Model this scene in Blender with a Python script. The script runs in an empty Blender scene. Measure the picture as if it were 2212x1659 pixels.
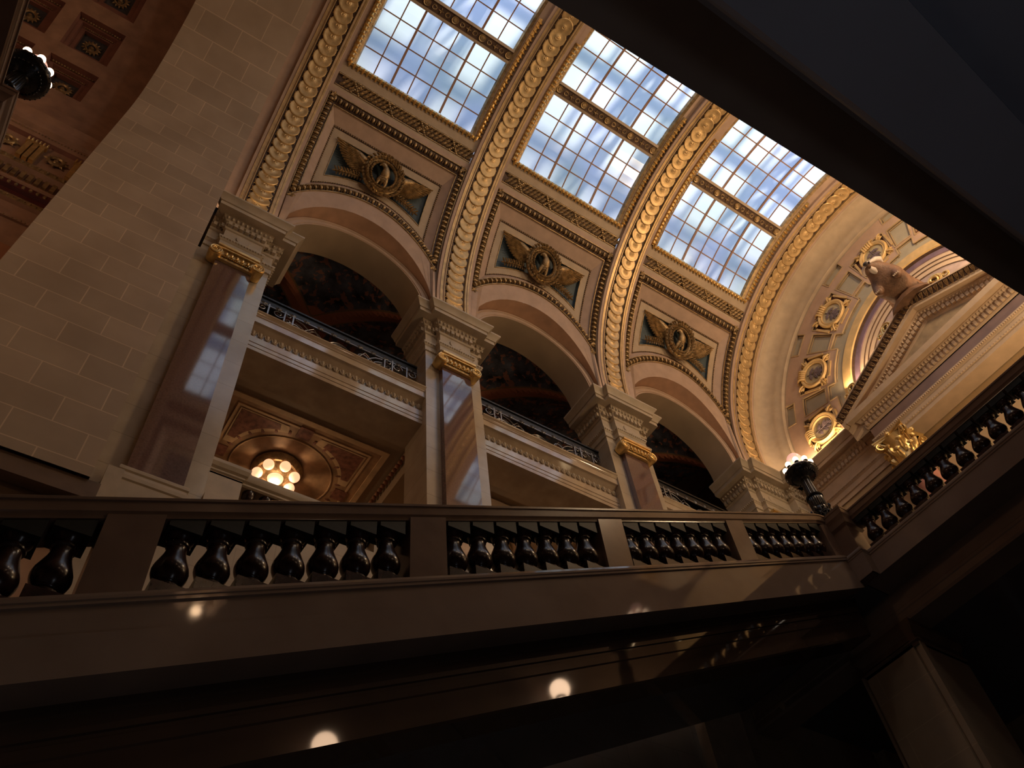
import bpy, math, random
import numpy as np
from mathutils import Matrix, Vector
random.seed(7)
C = bpy.context.scene
COL = C.collection
PI = math.pi
R_ = math.radians
cos, sin, sqrt = math.cos, math.sin, math.sqrt

# ------------------------------------------------------------------ camera
# world frame: x along the hall, y across it, z up; camera at the origin looking up under the right stair flight
cam_d = bpy.data.cameras.new('camera')
cam = bpy.data.objects.new('camera', cam_d)
COL.objects.link(cam)
RC_ = [[0.83255873, -0.54698792, -0.08746528], [0.40053955, 0.70352344, -0.58704585], [0.38264086, 0.45371685, 0.80481488]]
cam.matrix_world = Matrix([[RC_[0][i], -RC_[1][i], -RC_[2][i], 0] for i in range(3)] + [[0, 0, 0, 1]])
cam_d.sensor_width = 36.0
cam_d.lens = 1822.2 / 2212 * 36
cam_d.clip_start = 0.02
cam_d.clip_end = 300
C.camera = cam

# ------------------------------------------------------------------ sky, sun, exposure
W = bpy.data.worlds.new('sky'); C.world = W; W.use_nodes = True
wn = W.node_tree.nodes; wl = W.node_tree.links
bg = wn['Background']
bg.inputs[0].default_value = (0.45, 0.62, 0.98, 1)
bg.inputs[1].default_value = 1.35
sun_d = bpy.data.lights.new('sun', 'SUN'); sun_d.energy = 3.6; sun_d.angle = R_(3.0); sun_d.color = (1.0, 0.95, 0.88)
sun = bpy.data.objects.new('sun', sun_d); COL.objects.link(sun)
sun.rotation_euler = (R_(24), R_(20), 0)
C.view_settings.view_transform = 'Standard'
C.view_settings.look = 'None'
C.view_settings.gamma = 1
C.view_settings.use_curve_mapping = False
C.view_settings.exposure = 0.0
C.cycles.max_bounces = 8
C.cycles.diffuse_bounces = 4
C.cycles.glossy_bounces = 4
C.cycles.sample_clamp_indirect = 6.0
C.cycles.use_denoising = True
C.cycles.caustics_reflective = False
C.cycles.caustics_refractive = False
WARM = (1.0, 0.70, 0.42)
def lamp(kind, p, energy, col=WARM, size=0.3, size_y=None, rot=None):
    d = bpy.data.lights.new('lamp_or_fill_light', kind); d.energy = energy; d.color = col
    if kind == 'AREA':
        d.shape = 'RECTANGLE'; d.size = size; d.size_y = size_y or size
    else: d.shadow_soft_size = size
    o = bpy.data.objects.new('lamp_or_fill_light', d); COL.objects.link(o); o.location = p
    if rot: o.rotation_euler = rot
    return o
# lamps lying on top of the pier cornices and of the end cornice, throwing their light up on to the vault
for x in (1.03, 7.08, 13.10, 18.9): lamp('AREA', (x, 10.28, 20.31), 13, size=1.5, size_y=0.22, rot=(R_(180 - 25), 0, 0))
lamp('AREA', (20.25, 8.6, 20.32), 70, size=0.2, size_y=2.4, rot=(0, R_(180 + 20), 0))
for s in (-1, 1): lamp('AREA', (20.25, 3.46 + s * 2.3, 21.6), 60, size=0.2, size_y=2.4, rot=(R_(-s * 23), R_(180 + 15), 0))

# added fill lights without fixtures: high across the hall, on the landing, down low
for x, e, c in ((5.3, 190, (1.0, 0.84, 0.68)), (8.8, 190, (1.0, 0.84, 0.66)), (16.9, 1050, (1.0, 0.74, 0.46))): lamp('POINT', (x, -1.5, 23.6), e, c, 0.5)
lamp('POINT', (18.3, -1.2, 14.4), 900, (1.0, 0.70, 0.38), 0.5)  # added golden fill for the end wall, out of view
lamp('POINT', (-8.0, 5.0, 16.0), 260, (1.0, 0.62, 0.36), 0.5)  # added fill light brightening the coffered hall
lamp('POINT', (-5.5, 8.6, 6.8), 40, (1.0, 0.70, 0.45), 0.2)  # added fill light for the wall beneath the lintel
for x, y, e in ((-2.0, 2.6, 22), (2.5, 2.6, 10)): lamp('POINT', (x, y, -1.6), e, (1.0, 0.84, 0.74), 0.4)  # added low fill lifting the stair sides and undersides
lamp('POINT', (4.0, -2.4, -1.6), 42, (0.80, 0.88, 1.0), 0.5)  # added cool fill under the soffit of the right flight
# ------------------------------------------------------------------ materials
MATS = {}
def mat(name, col, rough=0.5, metal=0.0, var=0.12, scale=3.0, bump=0.0, bscale=30.0, emit=None, estr=0.0, coat=0.0, spec=0.5, col2=None):
    m = bpy.data.materials.new(name); m.use_nodes = True
    nt = m.node_tree; b = nt.nodes['Principled BSDF']
    b.inputs['Roughness'].default_value = rough
    b.inputs['Metallic'].default_value = metal
    b.inputs['Specular IOR Level'].default_value = spec
    b.inputs['Coat Weight'].default_value = coat
    b.inputs['Coat Roughness'].default_value = 0.05
    tc = nt.nodes.new('ShaderNodeTexCoord')
    nz = nt.nodes.new('ShaderNodeTexNoise'); nz.inputs['Scale'].default_value = scale; nz.inputs['Detail'].default_value = 6
    nt.links.new(tc.outputs['Object'], nz.inputs['Vector'])
    mx = nt.nodes.new('ShaderNodeMix'); mx.data_type = 'RGBA'
    c2 = col2 if col2 else tuple(c * (1 - 2 * var) for c in col)
    c1 = col if col2 else tuple(min(1, c * (1 + var)) for c in col)
    mx.inputs[6].default_value = (*c2, 1); mx.inputs[7].default_value = (*c1, 1)
    rp = nt.nodes.new('ShaderNodeMapRange'); rp.inputs[1].default_value = 0.3; rp.inputs[2].default_value = 0.7
    nt.links.new(nz.outputs['Fac'], rp.inputs[0]); nt.links.new(rp.outputs[0], mx.inputs[0])
    nt.links.new(mx.outputs[2], b.inputs['Base Color'])
    if bump:
        n2 = nt.nodes.new('ShaderNodeTexNoise'); n2.inputs['Scale'].default_value = bscale; n2.inputs['Detail'].default_value = 4
        nt.links.new(tc.outputs['Object'], n2.inputs['Vector'])
        bp = nt.nodes.new('ShaderNodeBump'); bp.inputs['Strength'].default_value = bump; bp.inputs['Distance'].default_value = 0.02
        nt.links.new(n2.outputs['Fac'], bp.inputs['Height']); nt.links.new(bp.outputs[0], b.inputs['Normal'])
    if emit:
        b.inputs['Emission Color'].default_value = (*emit, 1); b.inputs['Emission Strength'].default_value = estr
    MATS[name] = m
    return m

def blocks(m, width, height, axes=('X', 'Z'), mortar=0.012, off=(0, 0), dark=0.82, joint=1.15):
    """adds stone courses to a material made by mat(): joint lines and a slight tone change per block"""
    nt = m.node_tree; b = nt.nodes['Principled BSDF']
    src = b.inputs['Base Color'].links[0].from_socket
    tc = nt.nodes.new('ShaderNodeTexCoord'); sx = nt.nodes.new('ShaderNodeSeparateXYZ'); cx = nt.nodes.new('ShaderNodeCombineXYZ')
    nt.links.new(tc.outputs['Object'], sx.inputs[0])
    for i, a in enumerate(axes):
        ad = nt.nodes.new('ShaderNodeMath'); ad.operation = 'ADD'; ad.inputs[1].default_value = off[i]
        nt.links.new(sx.outputs[a], ad.inputs[0]); nt.links.new(ad.outputs[0], cx.inputs[i])
    br = nt.nodes.new('ShaderNodeTexBrick')
    br.inputs['Scale'].default_value = 1; br.inputs['Brick Width'].default_value = width; br.inputs['Row Height'].default_value = height
    br.inputs['Mortar Size'].default_value = mortar; br.inputs['Mortar Smooth'].default_value = 0.1
    br.inputs['Color1'].default_value = (dark, dark, dark, 1); br.inputs['Color2'].default_value = (1, 1, 1, 1)
    br.inputs['Mortar'].default_value = (joint, joint, joint, 1)
    nt.links.new(cx.outputs[0], br.inputs['Vector'])
    mx = nt.nodes.new('ShaderNodeMix'); mx.data_type = 'RGBA'; mx.blend_type = 'MULTIPLY'; mx.inputs[0].default_value = 1
    nt.links.new(src, mx.inputs[6]); nt.links.new(br.outputs['Color'], mx.inputs[7])
    nt.links.new(mx.outputs[2], b.inputs['Base Color'])
    return m

LIME = mat('limestone', (0.52, 0.42, 0.31), 0.08, var=0.10, scale=2.2, col2=(0.38, 0.29, 0.21), spec=0.6)
LIMEC = mat('limestone_carved', (0.50, 0.41, 0.30), 0.45, var=0.08)
WALL = blocks(mat('limestone_wall', (0.47, 0.365, 0.265), 0.5, scale=0.9, col2=(0.38, 0.285, 0.20)), 1.065, 0.585, off=(0.67, -0.305 + 0.585 * 0), mortar=0.010, joint=1.35, dark=0.84)
PIER = blocks(mat('pier_limestone', (0.52, 0.43, 0.32), 0.18, scale=1.6, col2=(0.40, 0.32, 0.235), spec=0.7), 3.1, 0.78, off=(0.3, 0.1), mortar=0.009, joint=0.72, dark=0.92)
PINK = mat('vault_plaster_pink', (0.47, 0.325, 0.24), 0.6, var=0.06)
TAN = mat('vault_plaster_tan', (0.47, 0.355, 0.24), 0.6, var=0.06)
SAGE = mat('plaster_sage', (0.46, 0.39, 0.27), 0.65, var=0.05)
SOFF = mat('arch_soffit_tan', (0.40, 0.30, 0.20), 0.6, var=0.08, scale=1.0)
GOLD = mat('gilding', (0.90, 0.62, 0.25), 0.34, metal=0.75, var=0.12, scale=6, bump=0.3, bscale=25)
GOLDR = mat('rib_gilding', (0.66, 0.45, 0.21), 0.42, metal=0.55, var=0.14, scale=5, bump=0.25, bscale=25)
GOLDD = mat('aged_gilding', (0.43, 0.29, 0.14), 0.4, metal=0.6, var=0.25, scale=9, bump=0.5, bscale=30)
BRONZE = mat('bronzed_ground', (0.10, 0.055, 0.035), 0.5, metal=0.3, var=0.2, scale=8)
BLUE = mat('panel_blue', (0.075, 0.105, 0.12), 0.6, var=0.1)
GRAN = mat('maroon_granite', (0.150, 0.085, 0.078), 0.05, var=0.12, scale=30, coat=0.3, spec=0.7)
BAL = mat('dark_red_marble', (0.030, 0.014, 0.013), 0.22, var=0.35, scale=9, spec=0.45)
BALG = mat('dark_green_marble', (0.012, 0.014, 0.012), 0.5, var=0.4, scale=5, spec=0.2)
RAIL = mat('brown_marble', (0.165, 0.11, 0.082), 0.18, scale=2.5, col2=(0.12, 0.078, 0.06), spec=0.4)
STRG = mat('grey_brown_marble', (0.24, 0.185, 0.155), 0.05, scale=1.2, col2=(0.19, 0.142, 0.118), spec=0.22)
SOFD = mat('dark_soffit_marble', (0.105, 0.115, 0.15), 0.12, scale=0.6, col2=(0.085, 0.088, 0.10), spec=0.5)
IRON = mat('wrought_iron', (0.30, 0.30, 0.31), 0.35, metal=0.7, var=0.2)
IROND = mat('blackened_iron', (0.02, 0.02, 0.022), 0.4, metal=0.4, var=0.2)
LBR = mat('dark_bronze', (0.035, 0.035, 0.04), 0.22, metal=0.6, var=0.3, scale=12)
MUNT = mat('brown_muntin', (0.36, 0.20, 0.12), 0.45, var=0.1)
CREAM = mat('cream_plaster', (0.60, 0.44, 0.30), 0.55, var=0.06)
GOLDP = mat('gold_paint', (0.72, 0.48, 0.20), 0.5, metal=0.2, var=0.10)
LAV = mat('lavender_plaster', (0.42, 0.315, 0.285), 0.65, var=0.15, scale=2.5)
MAUV = mat('mauve_marble', (0.30, 0.195, 0.165), 0.3, scale=1.4, col2=(0.20, 0.125, 0.105))
PURP = mat('purple_paint', (0.20, 0.13, 0.17), 0.6)
ROSE = mat('rose_marble', (0.50, 0.22, 0.17), 0.2, var=0.1, scale=3)
FUR = mat('badger_bronze_brown', (0.20, 0.105, 0.06), 0.55, var=0.22, scale=4, bump=0.7, bscale=18)
FURW = mat('badger_white', (0.62, 0.52, 0.45), 0.5, var=0.1)
FURK = mat('badger_black', (0.03, 0.02, 0.02), 0.5)
BULB = mat('lit_globe', (0.9, 0.8, 0.7), 0.3, emit=(1.0, 0.66, 0.42), estr=6)
BULBP = mat('pink_glass_globe', (0.9, 0.55, 0.45), 0.2, emit=(1.0, 0.52, 0.40), estr=0.75)
BULBC = mat('opal_globe', (0.9, 0.8, 0.7), 0.3, emit=(1.0, 0.50, 0.26), estr=1.25)
OCHRE = mat('ochre_painted_ceiling', (0.46, 0.28, 0.15), 0.6, var=0.25, scale=2.5)
OCHL = mat('pale_ochre_line', (0.74, 0.52, 0.30), 0.6)
RED = mat('painted_red', (0.31, 0.13, 0.085), 0.6, var=0.3, scale=8)
RUST = mat('rust_plaster', (0.36, 0.155, 0.075), 0.6, var=0.12)
FLOOR = mat('floor_marble', (0.2, 0.16, 0.13), 0.3)
STEEL = mat('white_steel', (0.75, 0.77, 0.8), 0.5)

def glass_mat():
    m = bpy.data.materials.new('opal_skylight_glass'); m.use_nodes = True
    nt = m.node_tree; nt.nodes.clear()
    o = nt.nodes.new('ShaderNodeOutputMaterial'); t = nt.nodes.new('ShaderNodeBsdfTranslucent'); g = nt.nodes.new('ShaderNodeBsdfGlossy')
    mx = nt.nodes.new('ShaderNodeMixShader'); mx.inputs[0].default_value = 0.06
    g.inputs['Roughness'].default_value = 0.15
    tc = nt.nodes.new('ShaderNodeTexCoord'); nz = nt.nodes.new('ShaderNodeTexNoise'); nz.inputs['Scale'].default_value = 0.45; nz.inputs['Detail'].default_value = 1
    nt.links.new(tc.outputs['Object'], nz.inputs['Vector'])
    cr = nt.nodes.new('ShaderNodeValToRGB')
    cr.color_ramp.elements[0].position = 0.38; cr.color_ramp.elements[0].color = (0.72, 0.80, 0.74, 1)
    cr.color_ramp.elements[1].position = 0.62; cr.color_ramp.elements[1].color = (0.84, 0.88, 0.95, 1)
    nt.links.new(nz.outputs['Fac'], cr.inputs[0]); nt.links.new(cr.outputs[0], t.inputs['Color'])
    nt.links.new(t.outputs[0], mx.inputs[1]); nt.links.new(g.outputs[0], mx.inputs[2]); nt.links.new(mx.outputs[0], o.inputs[0])
    return m
GLASS = glass_mat()

def mural_mat():
    """dark painted groin vault: navy cells with rust bands along the groins"""
    m = mat('painted_groin_vault', (0.10, 0.105, 0.135), 0.6, var=0.5, scale=2.0)
    nt = m.node_tree; b = nt.nodes['Principled BSDF']; src = b.inputs['Base Color'].links[0].from_socket
    tc = nt.nodes.new('ShaderNodeTexCoord'); sx = nt.nodes.new('ShaderNodeSeparateXYZ'); nt.links.new(tc.outputs['Object'], sx.inputs[0])
    def M(op, a, bb=None):
        n = nt.nodes.new('ShaderNodeMath'); n.operation = op
        for i, v in enumerate((a, bb)):
            if v is None: continue
            if isinstance(v, (int, float)): n.inputs[i].default_value = v
            else: nt.links.new(v, n.inputs[i])
        return n.outputs[0]
    ax = M('ABSOLUTE', sx.outputs['X']); ay = M('ABSOLUTE', sx.outputs['Y'])
    d = M('ABSOLUTE', M('SUBTRACT', ax, ay))
    band = M('LESS_THAN', d, 0.30)
    edge = M('LESS_THAN', M('ABSOLUTE', M('SUBTRACT', d, 0.33)), 0.035)
    ring = M('LESS_THAN', M('ABSOLUTE', M('SUBTRACT', M('SQRT', M('ADD', M('MULTIPLY', ax, ax), M('MULTIPLY', ay, ay))), 0.55)), 0.16)
    nz = nt.nodes.new('ShaderNodeTexNoise'); nz.inputs['Scale'].default_value = 5; nz.inputs['Detail'].default_value = 5
    nt.links.new(tc.outputs['Object'], nz.inputs['Vector'])
    orn = M('MULTIPLY', M('GREATER_THAN', nz.outputs['Fac'], 0.56), 0.55)
    f = M('MAXIMUM', M('MAXIMUM', band, ring), orn)
    mx = nt.nodes.new('ShaderNodeMix'); mx.data_type = 'RGBA'; nt.links.new(f, mx.inputs[0]); nt.links.new(src, mx.inputs[6]); mx.inputs[7].default_value = (0.46, 0.17, 0.09, 1)
    m2 = nt.nodes.new('ShaderNodeMix'); m2.data_type = 'RGBA'; nt.links.new(edge, m2.inputs[0]); nt.links.new(mx.outputs[2], m2.inputs[6]); m2.inputs[7].default_value = (0.25, 0.15, 0.07, 1)
    nt.links.new(m2.outputs[2], b.inputs['Base Color'])
    return m
MURAL = mural_mat()

# ------------------------------------------------------------------ mesh helpers
class MB:
    def __init__(s): s.v = []; s.f = []; s.m = []; s.n = 0
    def add(s, V, F, m=0):
        V = np.asarray(V, float).reshape(-1, 3); s.v.append(V)
        k = s.n
        for f in F: s.f.append([i + k for i in f]); s.m.append(m)
        s.n += len(V); return s
    def box(s, a, b, m=0):
        x0, y0, z0 = a; x1, y1, z1 = b
        V = [(x0, y0, z0), (x1, y0, z0), (x1, y1, z0), (x0, y1, z0), (x0, y0, z1), (x1, y0, z1), (x1, y1, z1), (x0, y1, z1)]
        return s.add(V, [(3, 2, 1, 0), (4, 5, 6, 7), (0, 1, 5, 4), (1, 2, 6, 5), (2, 3, 7, 6), (3, 0, 4, 7)], m)
    def grid(s, P, m=0, cu=False, cv=False, flip=False):
        """P: array (a, b, 3)"""
        P = np.asarray(P, float); a, b = P.shape[:2]; F = []
        for i in range(a if cu else a - 1):
            for j in range(b if cv else b - 1):
                q = [i * b + j, ((i + 1) % a) * b + j, ((i + 1) % a) * b + (j + 1) % b, i * b + (j + 1) % b]
                F.append(q[::-1] if flip else q)
        return s.add(P.reshape(-1, 3), F, m)
    def sweep(s, frames, prof, m=0, cpath=False, cprof=False, caps=False, pm=None):
        """frames: (P, A, B); prof: (u, v); vertex = P + A u + B v.  pm: material per profile segment"""
        P = np.array([[np.array(p) + np.array(A) * u + np.array(B) * v for u, v in prof] for p, A, B in frames])
        if pm is None: s.grid(P, m, cpath, cprof)
        else:
            for j in range(len(prof) - 1): s.grid(P[:, j:j + 2], pm[j], cpath)
        if caps and cprof and not cpath:
            n = len(prof); s.add(P[0], [list(range(n))], m); s.add(P[-1], [list(range(n))[::-1]], m)
        return s
    def lathe(s, prof, n=16, o=(0, 0, 0), m=0, axis=None, arc=None):
        """prof: (r, h) around +Z (or the columns of a 3x3 axis matrix)"""
        A = np.eye(3) if axis is None else np.asarray(axis, float)
        P = []
        for k in range(n):
            t = 2 * PI * k / n
            P.append([A @ np.array([r * cos(t), r * sin(t), h]) + np.array(o) for r, h in prof])
        return s.grid(P, m, cu=True)
    def tube(s, pts, r, n=6, m=0, closed=False, taper=None):
        pts = [Vector(p) for p in pts]; L = len(pts); P = []
        up = None
        for i, p in enumerate(pts):
            a = pts[(i - 1) % L] if (closed or i > 0) else p; b = pts[(i + 1) % L] if (closed or i < L - 1) else p
            t = (b - a).normalized()
            if up is None: up = t.orthogonal().normalized()
            up = (up - t * up.dot(t)).normalized(); w = t.cross(up)
            rr = r if taper is None else r * taper[i]
            P.append([p + (up * cos(2 * PI * k / n) + w * sin(2 * PI * k / n)) * rr for k in range(n)])
        return s.grid(P, m, cu=closed, cv=True)
    def stamp(s, tpl, M, m=None):
        V, F, mm = tpl
        M = np.asarray(M, float)
        s.add(V @ M[:3, :3].T + M[:3, 3], F, 0)
        if m is None: s.m[-len(F):] = mm
        else: s.m[-len(F):] = [m] * len(F)
        return s
    def tpl(s): return (np.concatenate(s.v), [list(f) for f in s.f], list(s.m))
    def build(s, name, mats, parent=None, smooth=None, kind=None, origin=None):
        me = bpy.data.meshes.new(name)
        V = np.concatenate(s.v)
        if origin is not None: V = V - np.array(origin, float)
        me.from_pydata(V.tolist(), [], s.f)
        if not isinstance(mats, (list, tuple)): mats = [mats]
        for mm in mats: me.materials.append(mm)
        me.polygons.foreach_set('material_index', s.m)
        if smooth:
            me.polygons.foreach_set('use_smooth', [True] * len(s.f))
            me.set_sharp_from_angle(angle=R_(smooth))
        me.update(); me.validate()
        o = bpy.data.objects.new(name, me); COL.objects.link(o)
        if parent is not None: o.parent = parent
        if origin is not None: o.location = origin
        if kind: o['kind'] = kind
        return o

def empty(name, loc=(0, 0, 0), label=None, cat=None, group=None, rz=0):
    o = bpy.data.objects.new(name, None); COL.objects.link(o); o.location = loc; o.rotation_euler.z = rz
    o.empty_display_size = 0.2
    return tag(o, label, cat, group)
def tag(o, label=None, cat=None, group=None, kind=None):
    if label: o['label'] = label
    if cat: o['category'] = cat
    if group: o['group'] = group
    if kind: o['kind'] = kind
    return o
def kids(o): return [c for c in bpy.data.objects if c.parent == o]
def dup(o, loc=None, label=None, parent=None):
    c = o.copy(); COL.objects.link(c)
    if parent is not None: c.parent = parent
    if loc is not None: c.location = loc
    if label: c['label'] = label
    for k in kids(o): dup(k, parent=c)
    return c

def sph(rx, ry, rz, nu=8, nv=5, m=0):
    b = MB()
    P = [[(rx * cos(2 * PI * i / nu) * sin(PI * j / nv), ry * sin(2 * PI * i / nu) * sin(PI * j / nv), rz * cos(PI * j / nv)) for j in range(nv + 1)] for i in range(nu)]
    b.grid(P, m, cu=True, flip=True); return b.tpl()
def fr(p, t, up, out, sc=1.0):
    """4x4 with local x = t, y = up, z = out"""
    M = np.eye(4); M[:3, 0] = np.array(t) * sc; M[:3, 1] = np.array(up) * sc; M[:3, 2] = np.array(out) * sc; M[:3, 3] = p
    return M
def nrm(v): v = np.array(v, float); return v / np.linalg.norm(v)

EGG = sph(0.042, 0.058, 0.045, 8, 5)
BEAD = sph(0.5, 0.5, 0.5, 6, 4)
def leaf_tpl(L=1.0, Wd=0.5, curl=0.3, n=6, m=0):
    b = MB(); P = []
    for i in range(n + 1):
        t = i / n; w = Wd * 0.5 * sin(PI * min(0.999, 0.12 + t * 0.88)) ** 0.8 * (1 + 0.18 * (-1) ** i)
        h = curl * sin(PI * t * 0.9)
        P.append([(-w, L * t, h * 0.25), (-w * 0.5, L * t, h * 0.9), (0, L * t, h * 0.65), (w * 0.5, L * t, h * 0.9), (w, L * t, h * 0.25)])
    b.grid(P, m); return b.tpl()
LEAF = leaf_tpl()

def plan_frames(path, closed=False):
    """path of (x, y): outward = right-hand side of travel; mitred"""
    n = len(path); out = []
    def nr(a, b):
        d = nrm((b[0] - a[0], b[1] - a[1])); return np.array((d[1], -d[0]))
    for i in range(n):
        ns = []
        if closed or i > 0: ns.append(nr(path[(i - 1) % n], path[i]))
        if closed or i < n - 1: ns.append(nr(path[i], path[(i + 1) % n]))
        if len(ns) == 2:
            m = ns[0] + ns[1]; m = m / (1 + ns[0].dot(ns[1]))
        else: m = ns[0]
        out.append(((path[i][0], path[i][1], 0), (m[0], m[1], 0), (0, 0, 1)))
    return out
def along(path, d, pitch, closed=False, trim=0.0):
    """evenly spaced (point, tangent, normal) on each leg of a path offset outward by d"""
    fs = plan_frames(path, closed); n = len(path); P = [(f[0][0] + f[1][0] * d, f[0][1] + f[1][1] * d) for f in fs]
    out = []
    for i in range(n if closed else n - 1):
        a = np.array(P[i]); b = np.array(P[(i + 1) % n]); L = np.linalg.norm(b - a)
        if L < pitch * 0.6: continue
        t = (b - a) / L; k = max(1, int(round((L - 2 * trim) / pitch)))
        for j in range(k):
            q = a + t * (trim + (L - 2 * trim) * (j + 0.5) / k)
            out.append((q, t, np.array((t[1], -t[0]))))
    return out

# entablature profile: (outward, z) from the architrave up to the cornice top at z = 20.28
ZT = 20.28
EPROF = [(0.0, 18.42), (0.0, 18.60), (0.03, 18.61), (0.03, 18.80), (0.05, 18.82), (0.09, 18.90), (0.09, 18.95), (0.0, 18.97),
         (0.0, 19.42), (0.03, 19.44), (0.05, 19.48), (0.05, 19.70), (0.09, 19.72), (0.17, 19.84), (0.17, 19.88), (0.37, 19.88), (0.37, 20.02), (0.40, 20.03), (0.44, 20.12), (0.50, 20.20), (0.52, 20.22), (0.52, ZT)]
DENT = MB().box((-0.045, -0.075, 0), (0.045, 0.075, 0.085)).tpl()
def entab_ornament(path, closed, eggs_m=0, scale=1.0):
    b = MB()
    for q, t, nn in along(path, 0.15, 0.125 * scale, closed, 0.03):
        b.stamp(EGG, fr((q[0] - nn[0] * 0.02, q[1] - nn[1] * 0.02, 19.80), (t[0], t[1], 0), (0, 0, 1), (nn[0], nn[1], 0)))
    for q, t, nn in along(path, 0.05, 0.155 * scale, closed, 0.02):
        b.stamp(DENT, fr((q[0], q[1], 19.59), (t[0], t[1], 0), (0, 0, 1), (nn[0], nn[1], 0)))
    for q, t, nn in along(path, 0.08, 0.07 * scale, closed, 0.02):
        b.stamp(BEAD, fr((q[0], q[1], 18.885), (t[0] * 0.05, t[1] * 0.05, 0), (0, 0, 0.06), (nn[0] * 0.05, nn[1] * 0.05, 0)))
    for q, t, nn in along(path, 0.03, 0.05 * scale, closed, 0.02):
        b.stamp(BEAD, fr((q[0], q[1], 18.62), (t[0] * 0.035, t[1] * 0.035, 0), (0, 0, 0.04), (nn[0] * 0.035, nn[1] * 0.035, 0)))
    return b

# ------------------------------------------------------------------ vault geometry
YC, ZC, RV = 3.46, 21.05, 7.12
PX = [1.03, 7.08, 13.10, 19.15]                    # pier / rib centres
BAYS = [(PX[i] + PX[i + 1]) / 2 for i in range(3)]
def V(x, th, R=RV):
    a = R_(th); return np.array((x, YC + R * cos(a), ZC + R * sin(a)))
def VN(th): a = R_(th); return np.array((0, -cos(a), -sin(a)))
def VT(th): a = R_(th); return np.array((0, -sin(a), cos(a)))

def bay_loop(cx, uh, top, rad, R, n=14, zc=20.95, side='L'):
    """closed loop on the vault: top edge, right side, arc above the arch, left side.  returns list of (x, theta, R)"""
    pts = []
    for i in range(n): pts.append((cx - uh + 2 * uh * i / n, top))
    phi = math.acos(max(-1, min(1, uh / rad))) if rad > uh else 0.0
    def th_of(z): return math.degrees(math.asin(max(-1, min(1, (z - ZC) / RV))))
    if rad > uh: zb = zc + rad * sin(phi)
    else: zb = ZT + 0.0
    tb = th_of(zb)
    for i in range(n): pts.append((cx + uh, top + (tb - top) * i / n))
    if rad > uh:
        for i in range(2 * n):
            p = phi + (PI - 2 * phi) * i / (2 * n); pts.append((cx + rad * cos(p), th_of(zc + rad * sin(p))))
    else:
        full = [(cx + uh, zb), (cx + rad, zb)]
        for i in range(2 * n - 4):
            p = PI * i / (2 * n - 5); full.append((cx + rad * cos(p), zc + rad * sin(p)))
        full += [(cx - rad, zb), (cx - uh, zb)]
        pts += [(x, th_of(z)) for x, z in full][:2 * n]
    for i in range(n): pts.append((cx - uh, tb + (top - tb) * i / n))
    return [(x, t, R) for x, t in pts]
def loop_strip(b, loops, m=0, mats=None):
    for k in range(len(loops) - 1):
        P = np.array([[V(*a), V(*c)] for a, c in zip(loops[k], loops[k + 1])])
        b.grid(P, mats[k] if mats else m, cu=True)
def resample(L, pitch):
    P = [V(*a) for a in L]; P.append(P[0]); out = []
    acc = 0.0; nxt = pitch / 2
    for i in range(len(P) - 1):
        a, c = P[i], P[i + 1]; d = np.linalg.norm(c - a)
        if d < 1e-6: continue
        while nxt <= acc + d:
            out.append((a + (c - a) * (nxt - acc) / d, (c - a) / d)); nxt += pitch
        acc += d
    return out
def vframe(p, t, off=0.0):
    th = math.atan2(p[2] - ZC, p[1] - YC); n = np.array((0, -cos(th), -sin(th)))
    t = nrm(t - n * np.dot(t, n)); u = np.cross(n, t)
    return fr(p + n * off, t, u, n)

def mirror(b):
    """reflect a mesh across the vault's centre plane"""
    for Vv in b.v: Vv[:, 1] = 2 * YC - Vv[:, 1]
    b.f = [f[::-1] for f in b.f]; return b

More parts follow.
